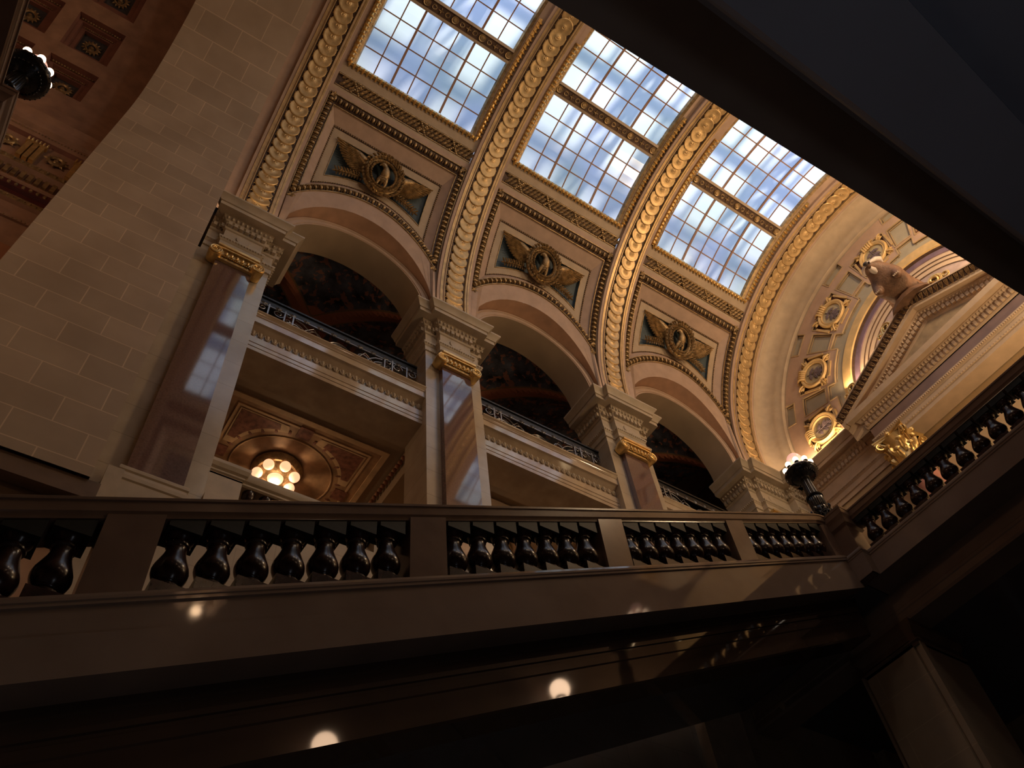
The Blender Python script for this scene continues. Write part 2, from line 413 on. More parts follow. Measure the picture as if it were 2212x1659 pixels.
def build_bay(i, cx):
    panel_tag = ['nearest the limestone wall', 'between second and third piers', 'nearest the pediment wall']
    U = 2.42
    for flip in (False, True):
        b = MB()
        l0 = bay_loop(cx, U, 48.2, 2.35, RV)
        l1 = bay_loop(cx, 2.40, 46.6, 2.93, RV); l2 = bay_loop(cx, 2.18, 44.3, 3.14, RV + 0.05)
        l3 = bay_loop(cx, 1.90, 40.3, 3.36, RV + 0.22); l4 = bay_loop(cx, 1.85, 39.7, 3.41, RV + 0.24)
        l5 = bay_loop(cx, 1.60, 37.7, 3.63, RV + 0.24); l6 = bay_loop(cx, 1.58, 37.5, 3.65, RV + 0.34)
        loop_strip(b, [l0, l1, l2, l3, l4, l5, l6], mats=[0, 3, 0, 3, 1, 2])
        # flat strips either side to the ribs, the braid zone and below the skylight
        for s in (-1, 1):
            P = [[V(cx + s * U, t), V(cx + s * (3.02 - 0.56), t)] for t in np.linspace(-6.2, 55, 40)]; b.grid(P, 0, flip=(s < 0))
            P = [[V(cx + s * 2.20, t, RV), V(cx + s * (3.02 - 0.56), t)] for t in np.linspace(55, 90, 24)]; b.grid(P, 0, flip=(s < 0))
            P = [[V(cx + s * 2.20, t, RV), V(cx + s * 2.10, t, RV + 0.03), V(cx + s * 2.05, t, RV + 0.13)] for t in np.linspace(56.0, 90, 24)]; b.grid(P, 4, flip=(s > 0))
        for (t0, t1, R0, R1, mm) in ((48.2, 48.8, RV, RV, 1), (48.8, 49.0, RV, RV + 0.06, 1), (49.0, 52.1, RV + 0.06, RV + 0.06, 3), (52.1, 52.3, RV + 0.06, RV, 1), (52.3, 55.0, RV, RV, 1), (55.0, 56.0, RV, RV + 0.04, 4), (56.0, 56.5, RV + 0.04, RV + 0.13, 4)):
            P = [[V(cx + u, t0 + (t1 - t0) * k, R0 + (R1 - R0) * k) for k in (0, 1)] for u in np.linspace(-U if t1 < 55.1 else -2.2, U if t1 < 55.1 else 2.2, 5)]; b.grid(P, mm)
        if flip: mirror(b)
        o = b.build('ceiling_plaster' if not flip else 'ceiling_plaster_far', [PINK, TAN, BLUE, BRONZE, GOLDD], smooth=30, kind='structure')
        if not flip: shell = o
        # blue ground of the eagle panel
        g = MB(); c = V(cx, 32.5, RV + 0.34); ring = [V(*a) for a in l6]
        # fill as strips between top and bottom edges
        nn = 20; P = []
        for k in range(nn + 1):
            u = -1.58 + 3.16 * k / nn; rad = 3.65
            zb = 20.95 + sqrt(rad * rad - u * u); tb = math.degrees(math.asin((zb - ZC) / RV))
            P.append([V(cx + u, 37.5 + (tb - 37.5) * j / 4, RV + 0.34) for j in range(5)])
        g.grid(P, 0)
        if flip: mirror(g)
        g.build('trim_panel_ground', BLUE, kind='structure')
        if flip: continue
        # carved mouldings round the panel
        d = MB(); A = bay_loop(cx, 2.30, 45.4, 3.03, RV - 0.02)
        dart = MB(); dart.stamp(sph(0.036, 0.07, 0.045, 7, 4), np.eye(4)); dart.stamp(sph(0.012, 0.08, 0.03, 5, 3), fr((0.062, 0, 0), (1, 0, 0), (0, 1, 0), (0, 0, 1)))
        dt = dart.tpl()
        for p, t in resample(A, 0.185): d.stamp(dt, vframe(p, t, 0.015) @ np.diag([1.5, 1.35, 1.5, 1]))
        d.tube([V(*a) + VN(a[1]) * 0.02 for a in bay_loop(cx, 2.41, 46.7, 2.92, RV)], 0.022, 5, closed=True)
        d.tube([V(*a) for a in bay_loop(cx, 2.165, 44.1, 3.155, RV + 0.03)], 0.022, 5, closed=True)
        for cxy in (l1[0], l1[14], l1[28], l1[56]):
            p = V(*cxy)
            for q in range(5):
                a = 2 * PI * q / 5; th = math.atan2(p[2] - ZC, p[1] - YC); n = VN(math.degrees(th)); tt = np.array((1, 0, 0)); uu = np.cross(n, tt)
                ctr = p + (V(cx, (cxy[1] + 30) / 2) - p) * 0.045
                d.stamp(LEAF, fr(ctr + n * 0.02, (-tt * sin(a) + uu * cos(a)) * 0.14, (tt * cos(a) + uu * sin(a)) * 0.14, n * 0.14))
        d.build('trim_leaf_moulding', GOLDD, smooth=40, kind='structure')
        d = MB()
        for p, t in resample(bay_loop(cx, 1.875, 40.0, 3.385, RV + 0.21), 0.075): d.stamp(BEAD, vframe(p, t) @ np.diag([0.045, 0.045, 0.045, 1]))
        d.tube([V(*a) for a in bay_loop(cx, 1.605, 37.8, 3.62, RV + 0.23)], 0.016, 5, closed=True)
        d.build('trim_bead_moulding', GOLDD, smooth=40, kind='structure')
        # braid band with crossed ribbons
        d = MB(); th0 = 50.55; s_h = 0.16
        nx = 30
        for k in range(nx):
            u = -2.34 + 4.68 * (k + 0.5) / nx
            for row in (-1, 0, 1):
                uu = u + (0.5 * 4.68 / nx if row == 0 else 0)
                p = V(cx + uu, th0 + row * 0.9, RV + 0.04)
                d.stamp(LEAF, fr(p, np.array((0.6, 0, 0)) * 0.22 - VT(th0) * 0.8 * 0.22, (np.array((0.8, 0, 0)) + VT(th0) * 0.6) * 0.20, VN(th0) * 0.22))
        for k in range(4):
            u = -1.75 + 3.5 * k / 3
            for sg in (-1, 1):
                for j in range(7):
                    q = -1 + 2 * j / 6
                    d.stamp(BEAD, fr(V(cx + u + q * 0.13 * sg, th0 + q * 1.35, RV - 0.02), (0.09, 0, 0), VT(th0) * 0.075, VN(th0) * 0.05))
        for tt in (49.05, 52.05): d.tube([V(cx - 2.40 + 4.80 * k / 8, tt, RV - 0.0) for k in range(9)], 0.018, 5)
        d.build('trim_braided_band', GOLDD, smooth=40, kind='structure')
        # gilt leaf frame of the skylight
        d = MB(); Lp = [(cx - 2.3 + 4.6 * k / 12, 55.5, RV) for k in range(13)] + [(cx + 2.3, 55.5 + 34.5 * k / 20, RV) for k in range(1, 21)]
        Lq = [(cx - 2.3, 55.5 + 34.5 * k / 20, RV) for k in range(21)]
        for LL in (Lp, Lq):
            PP = [V(*a) for a in LL]; d.tube([q for q in PP], 0.07, 6)
            acc = 0; nxt = 0.06
            for k in range(len(PP) - 1):
                a, c_ = PP[k], PP[k + 1]; L_ = np.linalg.norm(c_ - a)
                while nxt < acc + L_:
                    p = a + (c_ - a) * (nxt - acc) / L_; Mx = vframe(p, c_ - a, 0.03)
                    d.stamp(LEAF, Mx @ np.array([[0.15, 0, 0, 0], [0, 0.21, 0, -0.13], [0, 0, 0.36, 0], [0, 0, 0, 1]])); nxt += 0.15
                acc += L_
        m2 = MB(); m2.v = [v.copy() for v in d.v]; m2.f = [list(f) for f in d.f]; m2.m = list(d.m); m2.n = d.n; mirror(m2)
        d.build('trim_gilt_frame', GOLD, smooth=40, kind='structure')
    return shell

def build_skylight(i, cx):
    """two of these rows are seen from below; each bay has one skylight of three lights divided by carved bars"""
    where = ['between the limestone wall and the second rib', 'in the middle bay', 'next to the pediment wall'][i]
    root = empty('window_%d' % (i + 1), (cx, YC, ZC + RV)); tag(root, kind='structure')
    off = np.array((cx, YC, ZC + RV))
    def fin(b, name, m, **k):
        o = b.build(name, m, **k); o.parent = root; o.location = -off; return o
    Rg = RV + 0.14; H = 2.05
    rows = [(56.5, 76.2), (80.0, 100.0), (103.8, 123.5)]
    vx = [-H + 2 * H * k / 7 for k in range(8)]
    for j, (t0, t1) in enumerate(rows):
        g = MB(); P = [[V(cx + u, t, Rg) for t in np.linspace(t0, t1, 9)] for u in vx]; g.grid(P)
        fin(g, 'glass', GLASS)
        b = MB()
        for k, u in enumerate(vx[1:-1], 1):
            thick = k in (2, 5); r = 0.034 if thick else 0.019
            fs = [(V(cx + u, t, Rg), np.array((1, 0, 0)), VN(t)) for t in np.linspace(t0, t1, 9)]
            b.sweep(fs, [(-r, 0.01), (-r, 0.075 if thick else 0.035), (r, 0.075 if thick else 0.035), (r, 0.01)])
        for k in range(1, 4):
            t = t0 + (t1 - t0) * k / 4
            fs = [(V(cx - H, t, Rg), VT(t), VN(t)), (V(cx + H, t, Rg), VT(t), VN(t))]
            b.sweep(fs, [(-0.019, 0.01), (-0.019, 0.035), (0.019, 0.035), (0.019, 0.01)])
        fin(b, 'muntins', MUNT)
    for t0, t1 in ((76.2, 80.0), (100.0, 103.8)):
        b = MB(); tm = (t0 + t1) / 2
        b.grid([[V(cx + u, t, R) for t, R in ((t0, Rg), (t0, RV + 0.02), (t0 + 0.7, RV), (t0 + 0.7, RV + 0.05), (t1 - 0.7, RV + 0.05), (t1 - 0.7, RV), (t1, RV + 0.02), (t1, Rg))] for u in (-2.1, 2.1)], 0)
        b.m[-7:] = [1, 1, 1, 0, 1, 1, 1]
        fin(b, 'crossbar', [BRONZE, TAN])
        b = MB()
        disc = MB().lathe([(0.0, 0.05), (0.06, 0.05), (0.075, 0.03), (0.11, 0.045), (0.125, 0.02), (0.125, 0.0)], 14).tpl()
        for k in range(5):
            u = -2.0 + k * 1.0
            n = VN(tm); b.stamp(disc, fr(V(cx + u, tm, RV + 0.05), (1, 0, 0), np.cross(n, (1, 0, 0)), n))
            if k < 4:
                uc = u + 0.5
                for sg in (-1, 1):
                    for w in (0, 1):
                        pts = []
                        for q in range(12):
                            a = q / 11 * 1.6 * PI; r = 0.085 * (1 - 0.5 * q / 11)
                            pts.append(V(cx + uc + sg * (0.22 - w * 0.0) + r * cos(a) * sg, tm, RV + 0.04) + VT(tm) * (r * sin(a) * (1 - 2 * w)))
                        b.tube(pts, 0.014, 5)
                for q in range(4):
                    a = PI / 2 * q
                    b.stamp(LEAF, fr(V(cx + uc, tm, RV + 0.04), (np.array((1, 0, 0)) * -sin(a) + VT(tm) * cos(a)) * 0.09, (np.array((1, 0, 0)) * cos(a) + VT(tm) * sin(a)) * 0.11, VN(tm) * 0.1))
        fin(b, 'scroll_ornament', GOLDD, smooth=40)
    return root

def build_rib(i, x):
    root = empty('trim_%d' % (i + 1), (x, YC, ZC + RV)); tag(root, kind='structure')
    off = np.array((x, YC, ZC + RV))
    b = MB()
    prof = [(-0.58, 0.0), (-0.58, 0.12), (-0.50, 0.12), (-0.48, 0.14), (-0.43, 0.14), (-0.42, 0.12), (-0.38, 0.12), (-0.36, 0.16), (-0.34, 0.16), (-0.33, 0.10),
            (0.33, 0.10), (0.34, 0.16), (0.36, 0.16), (0.38, 0.12), (0.42, 0.12), (0.43, 0.14), (0.48, 0.14), (0.50, 0.12), (0.58, 0.12), (0.58, 0.0)]
    pm = [0, 0, 0, 1, 0, 1, 0, 1, 1, 2, 1, 1, 0, 1, 0, 1, 0, 0, 0]
    fs = [(V(x, t), np.array((1, 0, 0)), VN(t)) for t in np.linspace(-6.2, 186.2, 130)]
    b.sweep(fs, prof, pm=pm)
    o = b.build('rib_moulding', [PINK, GOLDR, BRONZE], smooth=30); o.parent = root; o.location = -off
    disc = MB().lathe([(0.0, 0.045), (0.015, 0.042), (0.025, 0.026), (0.045, 0.020), (0.06, 0.028), (0.075, 0.020), (0.14, 0.014), (0.21, 0.018), (0.245, 0.026), (0.272, 0.026), (0.288, 0.012), (0.290, -0.012)], 28).tpl()
    d = MB(); n = 64
    for k in range(n):
        t = -4.4 + 188.8 * k / (n - 1)
        tilt = R_(-5.0) * (1 if t < 90 else -1)
        N = VN(t); T = VT(t); N2 = N * cos(tilt) - T * sin(tilt); T2 = T * cos(tilt) + N * sin(tilt)
        d.stamp(disc, fr(V(x, t, RV - 0.13), (1, 0, 0), T2, N2))
        for s in (-1, 1):
            for q in (-1, 1):
                d.stamp(BEAD, fr(V(x + s * 0.285, t + q * 0.75, RV - 0.11), (0.035, 0, 0), T * 0.035, N * 0.035))
    o = d.build('overlapping_disc_moulding', GOLDR, smooth=35); o.parent = root; o.location = -off
    return root

def build_arch(i, cx):
    """lunette soffit, archivolt and deep intrados of one side arch"""
    b = MB(); n = 36; zc0, r0 = 20.95, 2.35; zc1, r1 = 20.80, 2.13
    path0 = [(cx + r0, ZT)] + [(cx + r0 * cos(PI * k / n), zc0 + r0 * sin(PI * k / n)) for k in range(n + 1)] + [(cx - r0, ZT)]
    pathN = lambda r: [(cx + r, ZT)] + [(cx + r * cos(PI * k / n), zc1 + r * sin(PI * k / n)) for k in range(n + 1)] + [(cx - r, ZT)]
    P = []
    a = path0; c_ = pathN(2.46)
    for p, q in zip(a, c_):
        y0 = YC + sqrt(max(0, RV ** 2 - (p[1] - ZC) ** 2))
        P.append([(p[0] + (q[0] - p[0]) * s, max(y0, y0 + (10.78 - y0) * s), p[1] + (q[1] - p[1]) * s) for s in (0, 0.5, 1)])
    b.grid(P, 0)
    prof = [(2.46, 10.78), (2.42, 10.73), (2.37, 10.73), (2.36, 10.76), (2.33, 10.76), (2.32, 10.74), (2.20, 10.74), (2.19, 10.77), (2.16, 10.77), (2.15, 10.75), (2.13, 10.75), (2.13, 11.75), (2.43, 11.75)]
    pm = [1] * 10 + [2, 2]
    rows = [pathN(r) for r, y in prof]
    for j in range(len(prof) - 1):
        P = [[(rows[j][k][0], prof[j][1], rows[j][k][1]), (rows[j + 1][k][0], prof[j + 1][1], rows[j + 1][k][1])] for k in range(len(rows[j]))]
        b.grid(P, pm[j])
    b.build('wall_arch', [RUSTP, LIMEP, SOFF], smooth=30, kind='structure')

RUSTP = mat('lunette_terracotta', (0.44, 0.26, 0.165), 0.6, var=0.08)
LIMEP = mat('archivolt_plaster', (0.50, 0.365, 0.27), 0.55, var=0.05)

for i, cx in enumerate(BAYS): build_bay(i, cx)
for i, cx in enumerate(BAYS): build_skylight(i, cx)
for i, x in enumerate(PX): build_rib(i, x)
for i, cx in enumerate(BAYS): build_arch(i, cx)

# ------------------------------------------------------------------ eagle reliefs
def feather(L, w):
    b = MB(); P = []
    for k in range(7):
        t = k / 6; ww = w * (1 - 0.75 * t ** 3) * (0.75 + 0.25 * min(1, t * 4))
        P.append([(-ww / 2, L * t, 0), (-ww / 4, L * t, 0.35 * w), (0, L * t, 0.5 * w), (ww / 4, L * t, 0.35 * w), (ww / 2, L * t, 0)])
    b.grid(P); b.f = [f[::-1] for f in b.f]
    return b.tpl()
def skin_tube(b, pts, rads, n=10, flat=1.0, m=0):
    b.tube(pts, 1.0, n, m, taper=rads)
def build_eagle(i, cx):
    where = ['between the first and second piers', 'between the second and third piers', 'closest to the pediment wall'][i]
    th = 33.4; c = V(cx + 0.0, th, RV + 0.28)
    root = empty('eagle_relief', c, 'gilded eagle in a laurel wreath with spread wings, panel %s' % where, 'relief', 'eagle panels on the vault')
    N = VN(th); T = VT(th); X = np.array((1, 0, 0))
    M = np.eye(4); M[:3, 0] = X; M[:3, 1] = T; M[:3, 2] = N
    root.matrix_world = Matrix(np.block([[np.column_stack([X, T, N]), c.reshape(3, 1)], [np.zeros((1, 3)), np.ones((1, 1))]]).tolist())
    def fin(b, name, m=GOLDD): return b.build(name, m, parent=root, smooth=50)
    # local: x along hall, y up the vault, z out
    w = MB(); ring = [(0.53 * cos(2 * PI * k / 30), 0.58 * sin(2 * PI * k / 30), 0.18) for k in range(30)]
    w.tube(ring, 0.10, 8, closed=True)
    for k in range(34):
        a = 2 * PI * (k + random.uniform(-.2, .2)) / 34
        for s in (-1, 0, 1):
            p = np.array(((0.53 + 0.08 * s) * cos(a), (0.58 + 0.09 * s) * sin(a), 0.28 if s == 0 else 0.22))
            t = np.array((-sin(a), cos(a), 0)); o = np.array((cos(a), sin(a), 0)); d = nrm(t + o * 0.45 * s + np.array((0, 0, 0.15)))
            w.stamp(LEAF, fr(p, np.cross(d, (0, 0, 1)) * 0.20, d * 0.19 + np.array((0, 0, 0.05)), (0, 0, 0.3)))
    fin(w, 'wreath')
    k_ = MB()
    skin_tube(k_, [(0.0, -0.66, 0.2), (-0.10, -0.55, 0.26), (-0.2, -0.47, 0.2)], [0.05, 0.09, 0.03], 8)
    skin_tube(k_, [(0.0, -0.62, 0.2), (0.12, -0.55, 0.26), (0.22, -0.52, 0.2)], [0.05, 0.08, 0.03], 8)
    fin(k_, 'ribbon_knot', GOLD)
    b = MB()
    skin_tube(b, [(0.02, -0.30, 0.14), (0.04, -0.18, 0.2), (0.06, 0.0, 0.27), (0.05, 0.15, 0.28), (0.02, 0.26, 0.27), (-0.04, 0.34, 0.27), (-0.12, 0.36, 0.27), (-0.17, 0.33, 0.26), (-0.20, 0.28, 0.25)],
              [0.03, 0.10, 0.15, 0.13, 0.09, 0.075, 0.075, 0.045, 0.012], 10)
    for s in (-1, 1):
        skin_tube(b, [(0.05 + s * 0.07, -0.08, 0.26), (0.03 + s * 0.12, -0.24, 0.25), (0.03 + s * 0.13, -0.36, 0.22), (0.0 + s * 0.13, -0.42, 0.24)], [0.085, 0.065, 0.03, 0.04], 8)
        for q in range(3): skin_tube(b, [(s * 0.13 + (q - 1) * 0.03, -0.42, 0.24), (s * 0.13 + (q - 1) * 0.06, -0.49, 0.24)], [0.02, 0.01], 5)
    for r in range(6):
        for q in range(6):
            b.stamp(LEAF, fr((-0.03 + 0.03 * q + 0.0 * r, 0.22 - 0.075 * r, 0.33 + 0.06 * sin(PI * (q + .5) / 6) - 0.01 * abs(2.5 - r)), (0.06, 0, 0), (0, -0.08, 0.0), (0, 0, 0.06)))
    fin(b, 'eagle')
    F1 = feather(1.0, 0.11)
    for s, nm in ((-1, 'wing'), (1, 'wing')):
        g = MB()
        skin_tube(g, [(s * 0.50, 0.05, 0.10), (s * 0.66, 0.20, 0.16), (s * 0.90, 0.34, 0.14), (s * 1.15, 0.42, 0.10), (s * 1.40, 0.46, 0.05)], [0.13, 0.15, 0.10, 0.06, 0.02], 8)
        for k in range(13):
            t = k / 12; p = np.array((s * (0.55 + 0.22 * t), -0.10 + 0.42 * t, 0.10))
            a = R_(-30 + 42 * t); d = np.array((s * cos(a), sin(a), 0))
            L = 0.36 + 0.56 * t ** 0.8
            for q, (f, h) in enumerate(((1.0, 0.0), (0.66, 0.035), (0.38, 0.06))):
                g.stamp(F1, fr(p + np.array((0, 0.01 * q, h)), np.cross(d, (0, 0, 1)) * (1 - 0.1 * q), d * L * f, (0, 0, 1.2)))
        fin(g, nm)
        l = MB()
        for k in range(9):
            t = k / 8; p = np.array((s * (0.58 + 0.72 * t), -0.34 - 0.20 * t, 0.06 + 0.05 * sin(PI * t)))
            for q in (-1, 0, 1):
                a = (-28 + 62 * q) * PI / 180; d = nrm((s * cos(a), sin(a), 0.35))
                l.stamp(LEAF, fr(p, np.cross(d, (0, 0, 1)) * 0.13, d * 0.19, (0, 0, 0.2)))
            if k % 3 == 1: l.stamp(BEAD, fr(p + np.array((0, 0.02, 0.07)), (0.06, 0, 0), (0, 0.06, 0), (0, 0, 0.06)))
        skin_tube(l, [(s * (0.50 + 0.8 * q / 5), -0.33 - 0.22 * q / 5, 0.05) for q in range(6)], [0.03, 0.03, 0.025, 0.02, 0.015, 0.01], 6)
        fin(l, 'laurel_spray')
for i, cx in enumerate(BAYS): build_eagle(i, cx)

# ------------------------------------------------------------------ piers
def spiral(cx_, cz, y, r, s, turns=2.6, n=44):
    pts = []; taper = []
    for k in range(n):
        t = k / (n - 1); a = PI / 2 - s * turns * 2 * PI * t; rr = r * (1 - 0.86 * t)
        pts.append((cx_ + rr * cos(a), y - 0.02 * t, cz + rr * sin(a))); taper.append(1 - 0.6 * t)
    return pts, taper
def build_pier(i, x):
    lab = ['polished pier with a maroon pilaster set against the limestone wall', 'second pier, its maroon pilaster mirroring the bright skylight panes',
           'third pier with a rosy granite pilaster, standing in warm light', 'pier in the corner by the pediment, only its entablature above the rail'][i]
    root = empty('pier', (x, 10.7, 5.0), lab, 'pier')
    def fin(b, name, m, label=None, **k):
        o = b.build(name, m, **k); o.parent = root; o.location = (-x, -10.7, -5.0)
        if label: o['label'] = label
        return o
    top = 18.42
    b = MB(); b.box((x - (0.83 if i else 1.0), 10.70, 2.0), (x + 0.83, 11.72, top)); fin(b, 'body', PIER)
    b = MB(); P = []
    for z, h, y in ((10.66, 0.47, 10.52), (18.0, 0.43, 10.54)): P.append([(x - h, 10.70, z), (x - h, y, z), (x + h, y, z), (x + h, 10.70, z)])
    b.grid(P, flip=True); b.build
    fin(b, 'pilaster', GRAN, 'polished maroon granite pilaster')
    # pedestal and base mouldings
    b = MB()
    pth = [(x - 0.83, 11.7), (x - 0.83, 10.70), (x - 0.52, 10.70), (x - 0.52, 10.50), (x + 0.52, 10.50), (x + 0.52, 10.70), (x + 0.83, 10.70), (x + 0.83, 11.7)]
    b.sweep(plan_frames(pth[2:6]), [(0.0, 10.70), (0.03, 10.69), (0.05, 10.66), (0.05, 10.60), (0.03, 10.57), (0.04, 10.48), (0.10, 10.44), (0.10, 10.36), (0.08, 10.33), (0.08, 2.0)])
    b.box((x - 0.52, 10.5, 10.3), (x + 0.52, 10.7, 10.7))
    fin(b, 'base', LIMEC, smooth=20)
    # entablature
    if i == 0: path = [(x - 0.83, 10.70), (x - 0.48, 10.70), (x - 0.48, 10.52), (x + 0.48, 10.52), (x + 0.48, 10.70), (x + 0.83, 10.70), (x + 0.83, 11.72)]
    else: path = [(x - 0.83, 11.72), (x - 0.83, 10.70), (x - 0.48, 10.70), (x - 0.48, 10.52), (x + 0.48, 10.52), (x + 0.48, 10.70), (x + 0.83, 10.70), (x + 0.83, 11.72)]
    if i == 3: path = [(x - 0.83, 11.72), (x - 0.83, 10.70), (x - 0.48, 10.70), (x - 0.48, 10.52), (x + 0.86, 10.52), (x + 0.86, 10.24), (20.59, 10.24)]
    b = MB(); b.sweep(plan_frames(path), EPROF)
    # top cover and soffit
    fs = plan_frames(path); pts = [(f[0][0] + f[1][0] * 0.52, f[0][1] + f[1][1] * 0.52, ZT) for f in fs] + [(path[-1][0], 11.9, ZT), (path[0][0], 11.9, ZT)]
    b.add(pts, [list(range(len(pts)))])
    pts = [(f[0][0], f[0][1], 18.42) for f in fs] + [(path[-1][0], 11.72, 18.42), (path[0][0], 11.72, 18.42)]
    b.add(pts, [list(range(len(pts)))])
    ent = fin(b, 'entablature', LIMEC, smooth=20)
    b = entab_ornament(path, False); o = b.build('carved_ornament', LIMEC, parent=ent, smooth=40)
    b = MB().lathe([(0.0, 0.03), (0.17, 0.03), (0.185, 0.0)], 24, (x, 10.52, 19.2), axis=np.array([[1, 0, 0], [0, 0, -1], [0, 1, 0]]))
    b.build('frieze_disc', LIMEC, parent=ent, smooth=40)
    # ionic capital
    b = MB()
    b.box((x - 0.50, 10.34, 18.34), (x + 0.50, 10.70, 18.42)); b.box((x - 0.47, 10.38, 18.28), (x + 0.47, 10.70, 18.34))
    b.box((x - 0.46, 10.42, 18.08), (x + 0.46, 10.70, 18.28))
    for s in (-1, 1):
        p, tp = spiral(x + s * 0.50, 18.09, 10.36, 0.155, s); b.tube(p, 0.024, 6, taper=tp)
        p = np.array([x + s * 0.50, 0, 18.09])
        b.lathe([(0.0, 0.0), (0.165, 0.0), (0.17, -0.02), (0.15, -0.30), (0.0, -0.30)][::-1], 20, (p[0], 10.38, p[2]), axis=np.array([[1, 0, 0], [0, 0, -1], [0, 1, 0]]))
        b.tube([(x + s * 0.50, 10.365, 18.25), (x + s * 0.3, 10.365, 18.262), (x, 10.365, 18.262)], 0.022, 6)
    for k in range(5):
        q = -0.26 + 0.13 * k; b.stamp(sph(0.042, 0.05, 0.07, 8, 5), fr((x + q, 10.40, 18.12), (1, 0, 0), (0, 1, 0), (0, 0, 1)))
    for k in range(16):
        q = -0.34 + 0.68 * k / 15; b.stamp(BEAD, fr((x + q, 10.42, 18.03), (0.036, 0, 0), (0, 0.036, 0), (0, 0, 0.036)))
    b.box((x - 0.45, 10.46, 17.94), (x + 0.45, 10.70, 18.02))
    fin(b, 'ionic_capital', GOLD, 'gilded ionic capital', smooth=35)
for i, x in enumerate(PX): build_pier(i, x)
# solid fill behind cornices where the arches spring
b = MB()
for x in PX: b.box((x - 0.885, 10.78, ZT - 0.01), (x + 0.885, 11.75, 21.2))
b.build('wall_spandrel', SOFF, kind='structure')

# ------------------------------------------------------------------ upper gallery behind the arches
for i, cx in enumerate(BAYS):
    r = 2.43; g0, g1 = 11.75, 17.0; yc = (g0 + g1) / 2; hy = (g1 - g0) / 2
    b = MB(); n = 40; P = []
    for a in range(n + 1):
        u = -3.02 + 6.04 * a / n; row = []
        for c_ in range(n + 1):
            v = -hy + 2 * hy * c_ / n
            z1 = sqrt(max(0, 1 - min(1, (u / r)) ** 2)) if abs(u) < r else 0
            z2 = sqrt(max(0, 1 - (v / hy) ** 2))
            row.append((u, v, max(z1, z2 if True else 0) * r))
        P.append(row)
    b.grid(P, 0)
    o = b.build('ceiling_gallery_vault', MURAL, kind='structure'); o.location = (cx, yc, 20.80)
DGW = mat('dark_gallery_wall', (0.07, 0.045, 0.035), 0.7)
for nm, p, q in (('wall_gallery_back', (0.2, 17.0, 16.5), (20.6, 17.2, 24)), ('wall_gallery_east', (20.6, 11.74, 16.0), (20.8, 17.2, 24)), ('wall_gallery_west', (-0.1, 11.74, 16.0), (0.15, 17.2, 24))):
    b = MB(); b.box(p, q); b.build(nm, DGW, kind='structure')

